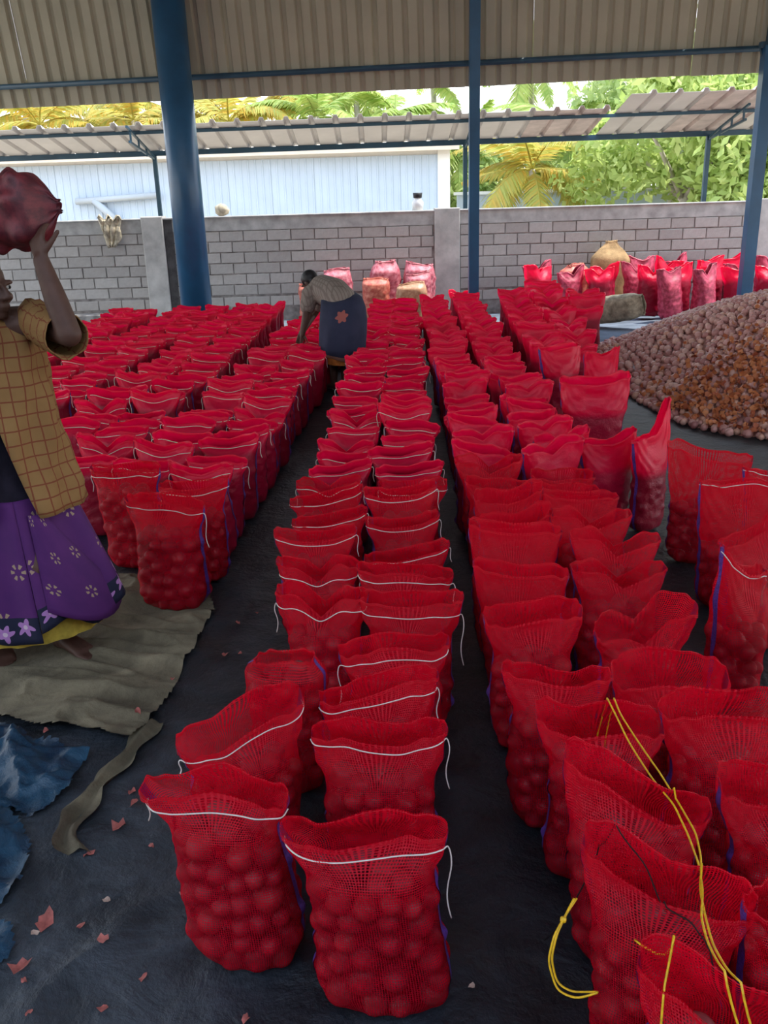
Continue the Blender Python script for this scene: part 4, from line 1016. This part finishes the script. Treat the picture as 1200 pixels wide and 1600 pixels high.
# ------------------------------------------------------------------ onion pile
PC, PRX, PRY, PHH = (4.75, 8.65), 2.75, 3.0, 1.08
def pile_h(x, y):
    dx, dy = (x - PC[0]) / PRX, (y - PC[1]) / PRY
    a = np.arctan2(dy, dx); rr = np.sqrt(dx * dx + dy * dy) / (1 + .05 * np.sin(3 * a + 1) + .04 * np.sin(7 * a))
    return PHH * np.clip(1 - rr ** 1.25, -.2, 1) * (1 - .25 * np.clip(1 - rr, 0, 1) ** 2)
gx = np.linspace(1.7, 7.9, 60); gy = np.linspace(5.3, 12.1, 64)
X, Y = np.meshgrid(gx, gy); Zp = pile_h(X, Y) - .02
V = np.stack([X, Y, np.maximum(Zp, -.015)], -1).reshape(-1, 3)
i = np.arange(63)[:, None]; k = np.arange(59)[None]
F = np.stack([i * 60 + k, i * 60 + k + 1, (i + 1) * 60 + k + 1, (i + 1) * 60 + k], -1).reshape(-1, 4)
keep = (Zp.reshape(-1)[F] > -.01).any(1)
pg = np.random.default_rng(21)
# surface layer, laid by dart throwing on a grid
cell = {}; pts = []
for q in range(60000):
    x, y = pg.uniform(1.7, 7.6), pg.uniform(5.4, 12.0); h = float(pile_h(x, y))
    if h < -.045: continue
    r = pg.uniform(.027, .041)
    if h < .0: r *= .95
    z = max(h, 0) + r * .55; kx, ky = int(x / .07), int(y / .07)
    if any((x - p[0]) ** 2 + (y - p[1]) ** 2 + .6 * (z - p[2]) ** 2 < (.80 * (r + p[3])) ** 2 for a in (-1, 0, 1) for b in (-1, 0, 1) for p in cell.get((kx + a, ky + b), ())): continue
    cell.setdefault((kx, ky), []).append((x, y, z, r)); pts.append((x, y, z, r))
pts = np.array(pts)
size = pts[:, 3] / np.hypot(pts[:, 0], pts[:, 1])
vis = (pts[:, 0] < 0.47 * pts[:, 1] + .1) & (pts[:, 0] > 2.02)
order = np.argsort(-size * vis)
n_in_bags = sum(1 for ob in bpy.data.objects if ob.name.startswith('onion') and ob.get('category') == 'onion')
singles = order[:max(0, 292 - n_in_bags)]; rest_i = np.setdiff1d(np.arange(len(pts)), singles)
core = to_mesh('pile_core', V, F[keep], mats=[M['onion_brown_i']])
om = joined_onions('onion_pile', pts[rest_i, :3], pts[rest_i, 3], M['onion_brown_i'], pg)
po = link('onion_pile', om); tag(po, 'broad heap of loose brown-red onions on the right of the rows', 'onion pile', None, 'stuff')
link('pile_core', core, po)['kind'] = 'stuff'
for q in singles:
    p = link('onion', LO_ME, None, tuple(pts[q, :3]), tuple(pg.uniform(0, 6.28, 3)), (pts[q, 3],) * 3)
    tag(p, 'loose brown onion at the near foot of the big heap', 'onion', 'onions at the foot of the heap')
# papery orange skins lying on the lower right of the heap
nsk = 1500; sx, sy = pg.normal(3.05, .55, nsk), pg.normal(6.9, .55, nsk); hz = pile_h(sx, sy); ok = hz > -.03; sx, sy, hz = sx[ok], sy[ok], hz[ok]
n = len(sx); R = rotmats(n, pg); cup = np.array([(-1, -.7, .3), (0, -.9, -.1), (1, -.6, .3), (-1, .6, .3), (0, .8, -.15), (.9, .7, .4)]); cf = np.array([(0, 1, 4, 3), (1, 2, 5, 4)])
V = (np.einsum('nij,vj->nvi', R, cup) * pg.uniform(.015, .028, n)[:, None, None] + np.stack([sx, sy, np.maximum(hz, 0) + .058], 1)[:, None]).reshape(-1, 3)
o = link('loose_skins', to_mesh('loose_skins', V, (cf[None] + (np.arange(n) * 6)[:, None, None]).reshape(-1, 4), mats=[M['skin_flake']]))
tag(o, 'orange papery onion skins strewn over the lower heap', 'onion skins', None, 'stuff')

# ------------------------------------------------------------------ skins strewn on the floor
FLK = [(-0.65, 3.49), (-0.58, 3.59), (-0.66, 3.2), (-0.6, 3.21), (-0.83, 3.01), (-1.21, 2.70), (-0.81, 2.33), (-0.8, 2.16), (-0.69, 2.08), (-0.56, 1.88), (-0.91, 1.77), (-0.9, 1.66), (-0.8, 1.79), (-0.88, 1.62), (-0.83, 1.52), (-0.9, 1.81), (-0.76, 1.88), (-0.34, 1.50), (0.17, 1.57), (-0.67, 1.54), (-0.89, 2.74), (-0.97, 2.23), (-.78, 2.25), (-.86, 2.05), (-.72, 1.72), (-.6, 1.62)]
DES = ['by the canvas edge', 'in the dark aisle behind the canvas', 'on the tarpaulin right of the canvas', 'close to the aisle bags', 'on the canvas edge', 'between canvas and blue sheet']
FL = []
for i, (x, y) in enumerate(FLK):
    g = random.Random(i); v = []; n = 9; s = g.uniform(.009, .02) if i not in (15, 11, 7) else .032
    v.append((0, 0, .004))
    for k in range(n):
        a = 2 * PI * k / n; r = s * g.uniform(.5, 1.1); v.append((r * math.cos(a), r * math.sin(a) * .7, g.uniform(.0, .8) * s))
    pale = i in (9, 10, 18, 16)
    zf = max(tarp_z(x, y), canvas_z(x, y) if in_poly(CP)(x, y) else -1)
    o = link('onion_skin', to_mesh('onion_skin', v, [(0, 1 + k, 1 + (k + 1) % n) for k in range(n)], mats=[M['flake_pale' if pale else 'flake']]), None, (x, y, zf + .002), (0, 0, g.uniform(0, 6)))
    tag(o, ('pale' if pale else 'reddish') + f' onion skin flake on the dark floor sheets, {ORD[i]} scrap of the litter', 'onion skin', 'onion skin litter on the floor')
    FL.append((math.hypot(x, y), o, pale))
for i, (d, o, pale) in enumerate(sorted(FL, key=lambda q: q[0])): o['label'] = ('pale' if pale else 'reddish') + f' papery onion skin scrap on the floor, {ORD[i]} nearest of the litter'

# ------------------------------------------------------------------ twine draped over the nearest right bags
bpy.context.view_layer.update()
dg = bpy.context.evaluated_depsgraph_get()
NEARO = [o for o in bpy.data.objects if o.get('category') == 'onion bag' and o.location.y < 2.9 and o.location.x > .2]
def drop(x, y):
    best = .0
    for o in NEARO:
        mi = o.matrix_world.inverted(); a = mi @ Vector((x, y, 1.5)); b = (mi.to_3x3() @ Vector((0, 0, -1))).normalized()
        ok, loc, _, _ = o.ray_cast(a, b)
        if ok: best = max(best, (o.matrix_world @ loc).z)
    return best
def drape(pts, n, sag=.012, lift=.005):
    Q = smoothpath([(p[0], p[1]) for p in pts], n); z = np.array([drop(*q) for q in Q]) + lift
    t = np.r_[0, np.cumsum(np.linalg.norm(np.diff(Q, axis=0), axis=1))]
    hull = [0]                                     # the taut line over the rims
    for i in range(1, n):
        while len(hull) > 1 and (z[hull[-1]] - z[hull[-2]]) * (t[i] - t[hull[-2]]) < (z[i] - z[hull[-2]]) * (t[hull[-1]] - t[hull[-2]]): hull.pop()
        hull.append(i)
    zt = np.interp(t, t[hull], z[hull])
    for a, b in zip(hull[:-1], hull[1:]):
        L = t[b] - t[a]
        if L > .03: q = (t[a:b + 1] - t[a]) / L; zt[a:b + 1] -= 4 * q * (1 - q) * min(.25 * L, .05)
    return np.c_[Q, np.maximum(z, zt)]
def img(x, y, z):       # ground plan of a point seen in the photo at height z
    d = rt * ((x - 600) / 1385) - up * ((y - 800) / 1385) + fw; t = (z - CAM_H) / d.z; return (d.x * t, d.y * t)
def twine(pp, z, label, mat, name='twine', r=.0022, n=60, cat='twine'):
    P = drape([img(x, y, z) for x, y in pp], n); v, f = tube(P, r, 5)
    o = link(name, to_mesh(name, v, f, mats=[mat])); return tag(o, label, cat)
A = [(949, 1050), (970, 1088), (1001, 1123), (1035, 1161), (1066, 1203), (1093, 1245), (1102, 1284), (1100, 1337), (1108, 1383), (1119, 1433), (1142, 1483), (1185, 1529), (1215, 1555)]
twine(A, .53, 'longest yellow twine strand over the right bags, right one of the pair', M['rope'], n=90)
A2 = [(937, 1054), (962, 1088), (985, 1123), (1024, 1172), (1058, 1207), (1081, 1253), (1098, 1300), (1104, 1345), (1100, 1390), (1110, 1440), (1130, 1490), (1170, 1530), (1215, 1570)]
twine(A2, .53, 'yellow twine strand beside the longest one, left of the pair', M['rope'], n=90)
Bq = [(1001, 1356), (1027, 1377), (1047, 1410), (1056, 1452), (1043, 1487), (1041, 1525), (1054, 1575), (1066, 1625)]
twine(Bq, .52, 'short yellow twine strand hanging from the pointed bag over the nearest bag', M['rope'])
def loop_path(pp, depth):
    out = []
    for x, y, t in pp:
        d = (rt * ((x - 600) / 1385) - up * ((y - 800) / 1385) + fw); k = t / d.y; out.append((d.x * k, t, CAM_H + d.z * k))
    return out
LP = [(901, 1404, 1.36), (884, 1429, 1.325), (870, 1460, 1.30), (861, 1498, 1.285), (870, 1537, 1.27), (893, 1550, 1.25), (939, 1550, 1.20), (900, 1561, 1.215), (870, 1548, 1.24), (856, 1502, 1.26), (866, 1460, 1.275), (880, 1437, 1.30), (897, 1404, 1.335)]
v, f = tube(smoothpath(loop_path(LP, 0), 70), .0022, 5)
o = link('twine', to_mesh('twine', v, f, mats=[M['rope']])); tag(o, 'yellow twine loop hanging off the pointed bag into the aisle', 'twine')
v, f = lathe([(.0, -.006), (.006, -.003), (.006, .003), (0, .006)], 8); q = link('knot', to_mesh('knot', v, f, mats=[M['rope']]), o, loop_path([(880, 1437, 1.30)], 0)[0])
twine([(862, 1180), (889, 1215), (935, 1260), (970, 1278), (1008, 1285), (1020, 1293), (1047, 1326), (1093, 1350), (1123, 1375), (1200, 1418), (1230, 1440)], .53, 'thin dark string crossing the right bags under the yellow twine', M['dark_cord'], 'string', .0016, 90, 'string')

# ------------------------------------------------------------------ people
def capsule(m, a, b, ra, rb, n=12):
    a, b = np.array(a, float), np.array(b, float); t = (b - a); L = np.linalg.norm(t) + 1e-9; t /= L
    P, R = [], []
    for k in range(5): s = math.sin(PI / 2 * k / 5); P.append(a - t * ra * math.cos(PI / 2 * k / 5)); R.append(max(ra * s, 1e-3))
    P.append(a); R.append(ra); P.append(b); R.append(rb)
    for k in range(4, -1, -1): P.append(b + t * rb * math.cos(PI / 2 * k / 5)); R.append(max(rb * math.sin(PI / 2 * k / 5), 1e-3))
    # constant frame
    ref = np.array([0, 0, 1.0]) if abs(t[2]) < .9 else np.array([0, 1.0, 0]); n1 = np.cross(t, ref); n1 /= np.linalg.norm(n1); n2 = np.cross(t, n1)
    V = [p + r * (math.cos(2 * PI * q / n) * n1 + math.sin(2 * PI * q / n) * n2) for p, r in zip(P, R) for q in range(n)]
    F = [(i * n + q, i * n + (q + 1) % n, (i + 1) * n + (q + 1) % n, (i + 1) * n + q) for i in range(len(P) - 1) for q in range(n)]
    F += [tuple(range(n - 1, -1, -1)), tuple((len(P) - 1) * n + q for q in range(n))]
    m.add(V, F)
def chain(m, pts, rad):
    for i in range(len(pts) - 1): capsule(m, pts[i], pts[i + 1], rad[i], rad[i + 1])
def ball(m, c, r, axes=None, n=14):
    V, F = lathe([(max(1e-3, math.sin(PI * i / 10)), -math.cos(PI * i / 10)) for i in range(11)], n); F = F + [tuple(range(n - 1, -1, -1)), tuple(10 * n + q for q in range(n))]
    ax = axes if axes is not None else np.eye(3); r = np.array(r, float)
    m.add([np.array(c) + (np.array(v) * r) @ ax for v in V], F)
def remeshed(m, name, mat, parent, voxel, smooth_it=4):
    o = m.build(name, mat, parent, smooth=True)
    md = o.modifiers.new('r', 'REMESH'); md.mode = 'VOXEL'; md.voxel_size = voxel; md.use_smooth_shade = True
    sm = o.modifiers.new('s', 'SMOOTH'); sm.factor = .5; sm.iterations = smooth_it
    return o
def bake(o):
    bpy.context.view_layer.update(); d = bpy.context.evaluated_depsgraph_get()
    me = bpy.data.meshes.new_from_object(o.evaluated_get(d)); mats = [s for s in o.data.materials]; o.modifiers.clear(); o.data = me
    if not me.materials:
        for q in mats: me.materials.append(q)
    me.polygons.foreach_set('use_smooth', np.ones(len(me.polygons), dtype=bool)); return o

def hand(m, wrist, d, side, curl=.5, thumb=1, s=1.0):
    """wrist point, forearm direction d, side = direction across the knuckles"""
    d = np.array(d, float); d /= np.linalg.norm(d); x = np.array(side, float); x -= d * (x @ d); x /= np.linalg.norm(x); nrm = np.cross(d, x)
    w = np.array(wrist, float); k = w + d * .075 * s
    for q in (-1.5, -.5, .5, 1.5): capsule(m, w + x * q * .012 * s, k + x * q * .019 * s, .013 * s, .011 * s, 8)
    for q, L in ((-1.5, .068), (-.5, .078), (.5, .074), (1.5, .058)):
        p = k + x * q * .019 * s; a = .25; pts = [p]
        for seg in (.45, .32, .23):
            a += curl * .7; p = p + (d * math.cos(a) + nrm * math.sin(a)) * L * seg * s; pts.append(p)
        chain(m, pts, [.0095 * s, .009 * s, .0083 * s, .007 * s])
    b = w + d * .025 * s + x * thumb * .024 * s
    chain(m, [b, b + (d * .6 + x * thumb * .75 + nrm * .3) * .034 * s, b + (d * .95 + x * thumb * .9 + nrm * .5) * .058 * s], [.013 * s, .011 * s, .0085 * s])

def foot(m, ankle, toe_dir, s=1.0):
    t = np.array([toe_dir[0], toe_dir[1], 0.]); t /= np.linalg.norm(t); x = np.array([-t[1], t[0], 0]); a = np.array(ankle, float)
    h = np.array([a[0], a[1], 0]) - t * .045 * s
    capsule(m, h + [0, 0, .03], h + t * .05 + [0, 0, .04], .03 * s, .034 * s); capsule(m, a, h + t * .03 + [0, 0, .045], .034, .036)
    for q in (-1, 0, 1): capsule(m, h + t * .06 * s + x * q * .012 + [0, 0, .045], h + t * .155 * s + x * q * .024 + [0, 0, .022], .028, .02)
    for q, L, r in ((-2, .055, .0145), (-1, .05, .011), (0, .046, .011), (1, .042, .010), (2, .034, .0095)):
        p = h + t * (.16 - .006 * abs(q + 1)) * s + x * q * .0165 + [0, 0, .019]; capsule(m, p, p + t * L * s - [0, 0, .006], r, r * .85, 8)

def head(m, c, fwd, upv, s=1.0):
    f = np.array(fwd, float); f /= np.linalg.norm(f); u = np.array(upv, float); u -= f * (u @ f); u /= np.linalg.norm(u); x = np.cross(f, u); A = np.stack([x, f, u]); c = np.array(c, float)
    P = lambda a, b, d: c + (x * a + f * b + u * d) * s
    ball(m, P(0, -.012, .025), np.array([.072, .09, .088]) * s, A); ball(m, P(0, .03, -.035), np.array([.056, .062, .078]) * s, A)
    ball(m, P(0, .066, -.088), np.array([.024, .02, .018]) * s, A)
    capsule(m, P(0, .085, .012), P(0, .108, -.022), .009 * s, .0135 * s, 10)
    for q in (-1, 1):
        ball(m, P(q * .013, .098, -.028), np.array([.010, .010, .009]) * s, A); ball(m, P(q * .030, .083, .022), np.array([.022, .012, .010]) * s, A)
        ball(m, P(q * .042, .062, -.030), np.array([.022, .02, .02]) * s, A); ball(m, P(q * .073, -.01, -.01), np.array([.010, .022, .034]) * s, A)
    capsule(m, P(-.018, .087, -.056), P(.018, .087, -.056), .0075 * s, .0075 * s, 8); capsule(m, P(-.014, .086, -.067), P(.014, .086, -.067), .008 * s, .008 * s, 8)
    return P, A

# --- carrier on the canvas, sack on the head
W0 = np.array([-1.44, 3.27, 0.]); hd = np.array([.36, -.93, 0.]); hd /= np.linalg.norm(hd); lf = np.array([-hd[1], hd[0], 0]); U = np.array([0, 0, 1.])
person = empty('person', tuple(W0)); tag(person, 'person in plaid shirt and purple sari carrying a net sack on the head', 'person')
def wp(x, y, z): return np.array([x, y, z]) - W0
m = MB()
hip = U * .78; chest = U * 1.16; neck = U * 1.36
for s in (-1, 1): pass
kneeL, ankL = wp(-1.33, 3.12, .44), wp(-1.325, 3.29, .075); kneeR, ankR = wp(-1.55, 3.16, .44), wp(-1.60, 3.28, .075)
chain(m, [hip + lf * .085, kneeL, ankL + U * .16, ankL], [.085, .055, .046, .034]); chain(m, [hip - lf * .085, kneeR, ankR + U * .16, ankR], [.085, .055, .046, .034])
foot(m, ankL, (.83, -.55)); foot(m, ankR, (.55, -.83))
chain(m, [hip, U * .95, chest], [.125, .11, .125]); capsule(m, chest + lf * .06, chest - lf * .06, .115, .115)
shL, shR = wp(-1.235, 3.27, 1.335), wp(-1.60, 3.19, 1.335)
capsule(m, chest + U * .16 + lf * .05, shL, .07, .062); capsule(m, chest + U * .16 - lf * .05, shR, .07, .062)
elL, wrL = wp(-1.055, 3.06, 1.315), wp(-1.125, 3.10, 1.555)
chain(m, [shL, shL * .5 + elL * .5, elL, elL * .55 + wrL * .45, wrL], [.056, .048, .044, .040, .028])
elR, wrR = wp(-1.80, 3.02, 1.30), wp(-1.70, 3.02, 1.56)
chain(m, [shR, shR * .5 + elR * .5, elR, elR * .55 + wrR * .45, wrR], [.056, .048, .042, .038, .028])
hand(m, wrL, (-.15, .25, .9), (.8, -.5, .1), .35, 1); hand(m, wrR, (.3, .25, .9), (.8, .3, .1), .35, 1)
hc = wp(-1.385, 3.22, 1.465); fdir = np.array([.93, -.36, -.08])
capsule(m, U * 1.28, hc - U * .06 - fdir * .02, .056, .05)
P_, A_ = head(m, hc, fdir, U)
bake(remeshed(m, 'body', M['skin'], person, .0065))
h_ = MB(); ball(h_, P_(0, -.028, .04), np.array([.079, .088, .082]), A_); ball(h_, P_(0, -.075, -.03), np.array([.06, .045, .06]), A_); ball(h_, P_(0, -.115, -.055), np.array([.042, .036, .04]), A_)
for q in (-1, 1): ball(h_, P_(q * .062, -.01, .015), np.array([.02, .05, .05]), A_)
bake(remeshed(h_, 'hair', M['hair'], person, .008, 3))
for q in (-1, 1):
    e_ = MB(); ball(e_, P_(q * .031, .078, .006), np.array([.013, .011, .009]), A_, 10); e_.build('eye', M['eye'], person, smooth=True)
    e2 = MB(); ball(e2, P_(q * .031, .0875, .006), np.array([.006, .003, .006]), A_, 10); e2.build('iris', M['hair'], person, smooth=True)

def shell(levels, nseg, open_fn=None, fold=None, closed=True):
    """levels: (z, cx, cy, half width, half depth); angle 0 = the front (hd), growing to the wearer's left"""
    V, UV, F = [], [], []
    for j, (z, cx, cy, rx, ry) in enumerate(levels):
        d = open_fn(z) if open_fn else 0.0
        for i in range(nseg + 1):
            a = d + (2 * PI - 2 * d) * i / nseg; k = fold(a, z) if fold else 0
            zz = z + (fold.dz(a, z) if hasattr(fold, 'dz') else 0)
            p = U * zz + lf * (cx + (rx + k) * math.sin(a)) + hd * (cy + (ry + k) * math.cos(a)); V.append(p); UV.append((a * .24, zz))
    n = nseg + 1
    for j in range(len(levels) - 1):
        for i in range(nseg): F.append((j * n + i, j * n + i + 1, (j + 1) * n + i + 1, (j + 1) * n + i))
    return V, F, UV
def sfold(a, z): return .012 * math.sin(a * 5 + z * 9) * (1 - .3 * z) + .009 * math.sin(a * 9 - z * 14) + .005 * math.sin(z * 40 + a * 3) * (1 if z > 1.1 else .4)
def opn(z): return .0 if z > 1.0 else .34 * (1.0 - z) / .36
lev = [(1.395, 0, -.01, .065, .055), (1.375, 0, -.01, .12, .075), (1.345, 0, 0, .175, .10), (1.29, 0, 0, .20, .125), (1.2, 0, 0, .205, .14), (1.1, 0, .005, .21, .145), (1.0, .0, .01, .215, .15), (.9, 0, .01, .225, .158), (.8, 0, .01, .238, .168), (.72, 0, .01, .262, .184), (.635, 0, .01, .272, .19)]
lv = []
for i in range(len(lev) - 1):
    for t in (0, .33, .67): lv.append(tuple(np.array(lev[i]) * (1 - t) + np.array(lev[i + 1]) * t))
lv.append(lev[-1])
sm_ = MB(); V, F, UV = shell(lv, 56, opn, sfold); sm_.add(V, F, UV)
for sh, el, sg in ((shL, elL, 1), (shR, elR, -1)):
    ax = el - sh; Q = smoothpath([sh - ax * .12 + U * .01, sh + ax * .35, sh + ax * .70, sh + ax * .93], 12)
    tv, tf = tube(Q, [.070, .071, .072, .073, .073, .074, .074, .075, .075, .076, .076, .078], 20, False)
    tv = [np.array(p) + U * (-.012 * (i // 20) / 11) + np.array(sh) * 0 + .006 * math.sin(i * 1.7) * U for i, p in enumerate(tv)]
    sm_.add(tv, tf, [((i % 20) * .028, (i // 20) * .022) for i in range(len(tv))])
col, cf_ = tube([U * 1.375 + hd * .0, U * 1.41 - hd * .005], [.075, .068], 20, False); sm_.add(col, cf_)
so = sm_.build('shirt', M['plaid'], person, smooth=True); md = so.modifiers.new('t', 'SOLIDIFY'); md.thickness = .004
for z in (1.30, 1.21, 1.12, 1.03):
    b_ = MB(); ball(b_, U * z + hd * (.148 if z < 1.25 else .135) + lf * .005, (.006, .006, .006), None, 8); b_.build('button', M['white'], so)
un = MB(); V, F, UV = shell([(1.05, 0, 0, .18, .125), (.85, 0, 0, .205, .142), (.62, 0, 0, .215, .158)], 30); un.add(V, F, UV); un.build('blouse', M['dark_cloth'], person, smooth=True)
class SF:
    def __call__(s, a, z): k = np.clip((.9 - z) / .6, 0, 1); return float(k * (.02 * math.sin(a * 6 + 1.3) + .013 * math.sin(a * 11 + z * 3)))
    def dz(s, a, z):
        k = float(np.clip((.6 - z) / .42, 0, 1)); return k * (.075 * sstep(.55, 1.5, a) * (1 - sstep(2.6, 4, a)) - .02 + .055 * math.exp(-((a - .25) / .28) ** 2) - .02 * math.exp(-((a - .72) / .2) ** 2) - .03 * math.exp(-((a - 6.0) / .35) ** 2))
sf_ = SF(); slev = []
for i in range(24):
    t = i / 23; z = .70 - t * .50; slev.append((z, .01 + .03 * t, .0, .205 + .115 * t ** .9, .15 + .10 * t ** .9))
V, F, UV = shell(slev, 90, None, sf_)
n = 91; UV = [(UV[i][0] * 1.15, .50 - .50 * (i // n) / 23) for i in range(len(V))]
s_ = MB(); s_.add(V, F, UV); so = s_.build('sari', M['sari'], person, smooth=True); md = so.modifiers.new('t', 'SOLIDIFY'); md.thickness = .004
# the draped front pleat of the sari
V, F, UV = [], [], []
for j in range(16):
    t = j / 15; z = .645 - t * .36
    for i in range(10):
        u_ = i / 9; a = .15 + (.25 + .95 * t) * u_
        k = .028 + .012 * math.sin(u_ * PI); rx, ry = .20 + .115 * t, .15 + .095 * t
        V.append(U * (z - .10 * t * math.sin(u_ * PI * .8)) + lf * ((rx + k) * math.sin(a) + .02) + hd * ((ry + k) * math.cos(a))); UV.append((.3 + u_ * .34, .12 + .5 * (1 - t)))
for j in range(15):
    for i in range(9): F.append((j * 10 + i, j * 10 + i + 1, (j + 1) * 10 + i + 1, (j + 1) * 10 + i))
pm = MB(); pm.add(V, F, UV); o = pm.build('sari_pleat', M['sari'], person, smooth=True); md = o.modifiers.new('t', 'SOLIDIFY'); md.thickness = .004
V, F, UV = shell([(.7, .02, 0, .19, .14), (.4, .02, 0, .235, .18), (.16, .02, 0, .255, .195), (.125, .02, 0, .258, .198)], 60, None, lambda a, z: .006 * math.sin(a * 17)); y_ = MB(); y_.add(V, F, UV); y_.build('underskirt', M['yellow_cloth'], person, smooth=True)
# sack on the head: a lying net bag with its gathered end to the right
HB = make_bag(seed=401, W=.27, D=.25, fill=.47, rim=.55, nu=72, nv=60, mouth=.05, closed=.86, front=.0, wave=.008, orad=.042, sag=.02, bulge=1.6, bw=1.0, net=M['net_head'])
hb = link('onion_bag', HB.me, None, (-1.60, 3.235, 1.69), (0, R_(86), R_(-6)))
tag(hb, 'dark red net sack of onions lying on the carrier\'s head', 'onion bag', None)

# --- bent worker between the rows
w1 = empty('person', (-.40, 8.62, 0)); tag(w1, 'person in grey check shirt and navy wrap bending over the bags', 'person')
K0 = np.array([-.40, 8.62, 0.])
def kp(x, y, z): return np.array([x, y, z]) - K0
m = MB()
hpL, hpR = kp(-.42, 8.62, .80), kp(-.27, 8.57, .80)
chain(m, [hpL, kp(-.44, 8.66, .43), kp(-.45, 8.60, .09)], [.09, .055, .036]); chain(m, [hpR, kp(-.33, 8.62, .43), kp(-.34, 8.55, .09)], [.09, .055, .036])
foot(m, kp(-.45, 8.60, .075), (-.5, .86)); foot(m, kp(-.34, 8.55, .075), (-.4, .9))
chest = kp(-.53, 8.92, .95); chain(m, [kp(-.345, 8.62, .84), kp(-.44, 8.78, .93), chest], [.12, .115, .12])
s1, s2 = kp(-.66, 8.86, .90), kp(-.50, 9.06, .90)
capsule(m, chest, s1, .08, .06); capsule(m, chest, s2, .08, .06)
e1, e2 = kp(-.70, 8.76, .69), kp(-.66, 9.10, .67); h1, h2 = kp(-.745, 8.72, .53), kp(-.76, 8.92, .53)
chain(m, [s1, e1, h1], [.05, .042, .028]); chain(m, [s2, e2, h2], [.05, .042, .028])
hand(m, h1, (-.2, .1, -.9), (.1, .9, 0), .5, 1); hand(m, h2, (-.3, -.2, -.9), (.9, .1, 0), .5, 1)
hc2 = kp(-.665, 9.02, .995); f2 = np.array([-.62, .45, -.62]); capsule(m, chest + np.array([-.04, .04, .03]), hc2, .06, .055)
P2, A2_ = head(m, hc2, f2, (-.45, .35, .8), .95)
bake(remeshed(m, 'body', M['skin'], w1, .009))
h_ = MB(); ball(h_, P2(0, -.025, .035), np.array([.082, .092, .086]), A2_); ball(h_, P2(0, -.07, -.03), np.array([.065, .05, .06]), A2_); bake(remeshed(h_, 'hair', M['hair'], w1, .01, 2))
m = MB()
chain(m, [kp(-.35, 8.66, .83), kp(-.42, 8.76, .90), kp(-.53, 8.92, .93)], [.165, .16, .15]); chain(m, [kp(-.33, 8.70, .83), kp(-.5, 8.98, .93)], [.15, .13])
capsule(m, chest, s1, .115, .085); capsule(m, chest, s2, .115, .085); chain(m, [s1, s1 * .45 + e1 * .55], [.082, .076]); chain(m, [s2, s2 * .45 + e2 * .55], [.082, .076])
capsule(m, chest, chest * .5 + hc2 * .5, .09, .07)
bake(remeshed(m, 'shirt', M['check'], w1, .012, 6))
V, F, UV = [], [], []
ns = 48; LV = [((-.385, 8.70, .90), .15, .12, .06), ((-.35, 8.63, .83), .195, .165, .10), ((-.34, 8.59, .74), .215, .185, .11), ((-.335, 8.57, .64), .222, .19, .08), ((-.34, 8.565, .52), .222, .19, .04), ((-.345, 8.56, .42), .218, .185, .0), ((-.35, 8.56, .34), .21, .175, .0)]
for j, (c, rx, ry, tilt) in enumerate(LV):
    for i in range(ns + 1):
        a = 2 * PI * i / ns; k = .008 * math.sin(a * 7 + j) * j / 4; x = (rx + k) * math.cos(a); y = (ry + k) * math.sin(a)
        V.append(kp(c[0] + x, c[1] + y, c[2] + tilt * math.cos(a) * .5 + .03 * (j == 6) * math.sin(a * 2 + 1))); UV.append((1.2 * (a / (2 * PI)) - .4 if True else 0, .56 - .56 * j / 6))
UV = [((u * 1.0 + .0), v) for u, v in UV]
for j in range(len(LV) - 1):
    for i in range(ns): F.append((j * (ns + 1) + i, j * (ns + 1) + i + 1, (j + 1) * (ns + 1) + i + 1, (j + 1) * (ns + 1) + i))
m = MB(); m.add(V, F, UV); o = m.build('wrap_skirt', M['lungi'], w1, smooth=True); md = o.modifiers.new('t', 'SOLIDIFY'); md.thickness = .006
V, F = tube([kp(-.35, 8.58, .6), kp(-.36, 8.57, .42), kp(-.37, 8.57, .27)], [.185, .18, .172], 30, False); m = MB(); m.add(V, F); m.build('underskirt', M['orange_cloth'], w1, smooth=True)
